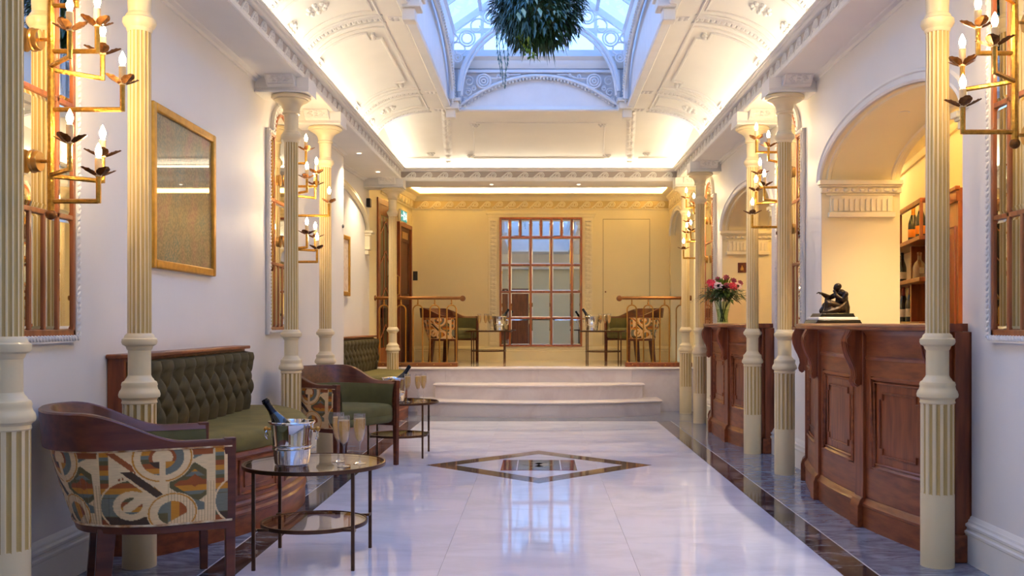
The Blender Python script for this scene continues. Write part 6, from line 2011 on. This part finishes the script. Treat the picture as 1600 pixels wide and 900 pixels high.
cluster(150, PI * 1.62, PI * 1.95, -0.5, 0.5, 0.03, 0.06, 0.008, 0.013, 0.1, (0.37, 0.42)).build('pale_leaves', leaf_pale, hp, kind='stuff')
cluster(420, -0.6, 0.5, -0.9, 1.0, 0.04, 0.08, 0.009, 0.016, 0.2, (0.30, 0.43)).build('right_foliage', leaf_dark, hp, kind='stuff')
mb = MB()
for (lx_, lz_, L_) in ((-0.10, -0.02, 0.13), (-0.02, -0.03, 0.12), (0.05, 0.02, 0.13), (-0.06, 0.10, 0.12), (0.16, 0.06, 0.10), (0.02, -0.16, 0.09), (-0.12, -0.16, 0.10), (-0.16, -0.20, 0.09)):
    leaf_at(mb, (lx_, -0.40, lz_ + 0.02), (0.25, -0.35, -1), L_, 0.028, 0.1)
mb.build('broad_pale_leaves', leaf_pale, hp)
mb = MB()
for i in range(46):                                     # grassy spikes under the ball
    a = rng.uniform(0, 2 * PI); r = rng.uniform(0.02, 0.28)
    p = Vector((r * math.cos(a), r * math.sin(a), -0.24))
    leaf_at(mb, p, (math.cos(a) * 0.5, math.sin(a) * 0.5, -1), rng.uniform(0.12, 0.24), 0.006, 0.1)
mb.build('grass_spikes', leaf_dark, hp, kind='stuff')
mb = MB()
for i in range(46):                                     # lime sprig
    t = rng.random()
    p = Vector((-0.13 + 0.10 * t + rng.uniform(-0.05, 0.05), -0.22 + rng.uniform(-0.05, 0.05), -0.32 - 0.22 * t))
    leaf_at(mb, p, (rng.uniform(-1, 1), rng.uniform(-1, 0.3), -0.6), 0.045, 0.014, 0.2)
mb.build('lime_sprig', leaf_lime, hp, kind='stuff')
for xo, yo, ln in ((-0.315, -0.16, 0.62), (-0.29, -0.20, 0.66), (-0.335, -0.12, 0.52), (-0.27, -0.16, 0.50), (0.36, -0.14, 0.20), (0.30, -0.18, 0.16)):
    mb = MB(); pts = []
    for i in range(14):
        t = i / 13
        pts.append((xo + 0.018 * math.sin(5 * t + xo * 30), yo + 0.015 * math.cos(4 * t + yo * 20), -0.12 - ln * t))
    mb.tube(pts, 0.003, 5)
    for i in range(44):
        t = rng.random(); k = t * 13; j = min(12, int(k))
        p = Vector(pts[j]).lerp(Vector(pts[j + 1]), k - j)
        leaf_at(mb, p, (rng.uniform(-.5, .5), rng.uniform(-.5, .5), -1), 0.05 * (1.1 - 0.5 * t), 0.004, 0.1)
    mb.build('trailing_strand', leaf_blue if xo < 0 else leaf_dark, hp, kind='stuff')

# ================================================================== BACK BAR: SHELF UNIT, BOTTLES, DOOR
wa = math.atan2(11.9 - 7.65, 3.97 - 3.2)
U0 = Vector((3.2 + 0.18 * 0.27, 7.92)); du = Vector((math.cos(wa), math.sin(wa))); dn = Vector((-math.sin(wa), math.cos(wa)))
bs = thing('bar_shelf', 'dark wood back-bar shelf unit seen through the near arch', 'shelf', (U0.x, U0.y, 0), wa)
SLN, SD = 1.9, 0.20
for x in (0.015, 0.70, SLN - 0.015):
    MB().box(x - 0.025, x + 0.025, 0.002, SD - 0.06, 0.0, 1.80).build('post', mahog, bs, bevel=0.003)
for z in (0.60, 1.145, 1.505, 1.84):
    MB().box(0, SLN, 0.002, SD, z - 0.035, z).build('shelf', mahog_h, bs, bevel=0.003)
MB().box(0, SLN, SD - 0.03, SD - 0.005, 2.10, 2.14).build('gallery_rail', mahog_h, bs, bevel=0.003)
MB().box(0, 0.03, 0.002, SD - 0.02, 2.10, 2.14).build('gallery_rail', mahog_h, bs, bevel=0.003)
for x in (0.02, 0.95, SLN - 0.02):
    MB().box(x - 0.015, x + 0.015, SD - 0.03, SD - 0.005, 1.84, 2.10).build('gallery_post', mahog, bs, bevel=0.002)
def onshelf(x, z, y=0.10):
    p = U0 + du * x + dn * y
    return (p.x, p.y, z + 0.0005)
b1 = make_bottle('dark champagne bottle with orange foil and label on top back-bar shelf, left of two', onshelf(0.80, 1.84), 0, 0, foil_orange, 'bottles on the back bar', label_orange)
dup(b1, onshelf(0.47, 1.84), 0, 'dark champagne bottle with orange foil on top back-bar shelf, half behind the column', 'bottles on the back bar')
b2 = make_bottle('tall dark wine bottle with white label on middle back-bar shelf', onshelf(1.33, 1.505, 0.10), 0, 0, foil_dark, 'bottles on the back bar', label_white, 'wine_bottle')
b2.scale = (0.88, 0.88, 0.88)
b3 = make_bottle('dark bottle with red foil and white label on lower back-bar shelf, left one', onshelf(1.27, 1.145, 0.10), 0, 0, foil_red, 'bottles on the back bar', label_white, 'wine_bottle')
dup(b3, onshelf(0.92, 1.145, 0.10), 0, 'dark bottle with red foil and white label on lower back-bar shelf, right one', 'bottles on the back bar')
dc = thing('decanter', 'clear glass decanter with white tag on middle back-bar shelf', 'decanter', onshelf(0.53, 1.505, 0.10), 0)
MB().lathe([(0.0, 0.0), (0.05, 0.0), (0.055, 0.01), (0.055, 0.10), (0.040, 0.14), (0.018, 0.165), (0.016, 0.20), (0.020, 0.204), (0.014, 0.204), (0.013, 0.165), (0.036, 0.138), (0.051, 0.10), (0.05, 0.012), (0, 0.01)], 26, cap=False).build('vessel', glass_drink, dc)
MB().lathe([(0.0, 0.200), (0.012, 0.202), (0.020, 0.216), (0.018, 0.232), (0, 0.238)], 16).build('stopper', glass_drink, dc)
MB().box(-0.018, 0.018, -0.060, -0.056, 0.05, 0.10).build('tag', label_white, dc)
d5 = structure('door_5')
D0 = Vector((3.2, 7.65)) - du * 0.30
d5.location = (D0.x, D0.y, 0); d5.rotation_euler = (0, 0, wa)
MB().box(0.0, 0.50, 0.002, 0.05, 2.04, 2.14).build('frame_head', door_wood, d5, bevel=0.004)
MB().box(-0.04, 0.50, 0.03, 0.065, 2.12, 2.15).build('frame_cap', door_wood, d5, bevel=0.004)
MB().box(0.0, 0.50, 0.002, 0.035, 0.0, 2.04).build('door_leaf', door_wood, d5, bevel=0.003)
MB().tube([(0.08, 0.036, 0.2), (0.44, 0.036, 0.2), (0.44, 0.036, 1.86), (0.08, 0.036, 1.86)], 0.012, 6, closed=True).build('panel_moulding', mahog, d5)
# warm light fittings of the bar room itself: round ceiling lamps
def bar_lamp(label, loc):
    t = thing('bar_ceiling_lamp', label, 'ceiling light', loc, 0, 'bar room ceiling lamps')
    MB().lathe([(0.0, 0.0), (0.09, 0.0), (0.095, -0.02), (0.08, -0.03), (0.0, -0.03)], 24).build('housing', paint_trim, t)
    MB().lathe([(0.0, -0.032), (0.075, -0.032)], 24, cap=False).build('diffuser', led_bar, t)
    return t
bl0 = bar_lamp('round warm ceiling lamp in the bar room behind the near arch', (2.86, 6.2, 2.98))
dup(bl0, (3.2, 9.9, 2.98), 0, 'round warm ceiling lamp in the bar room behind the far arch')
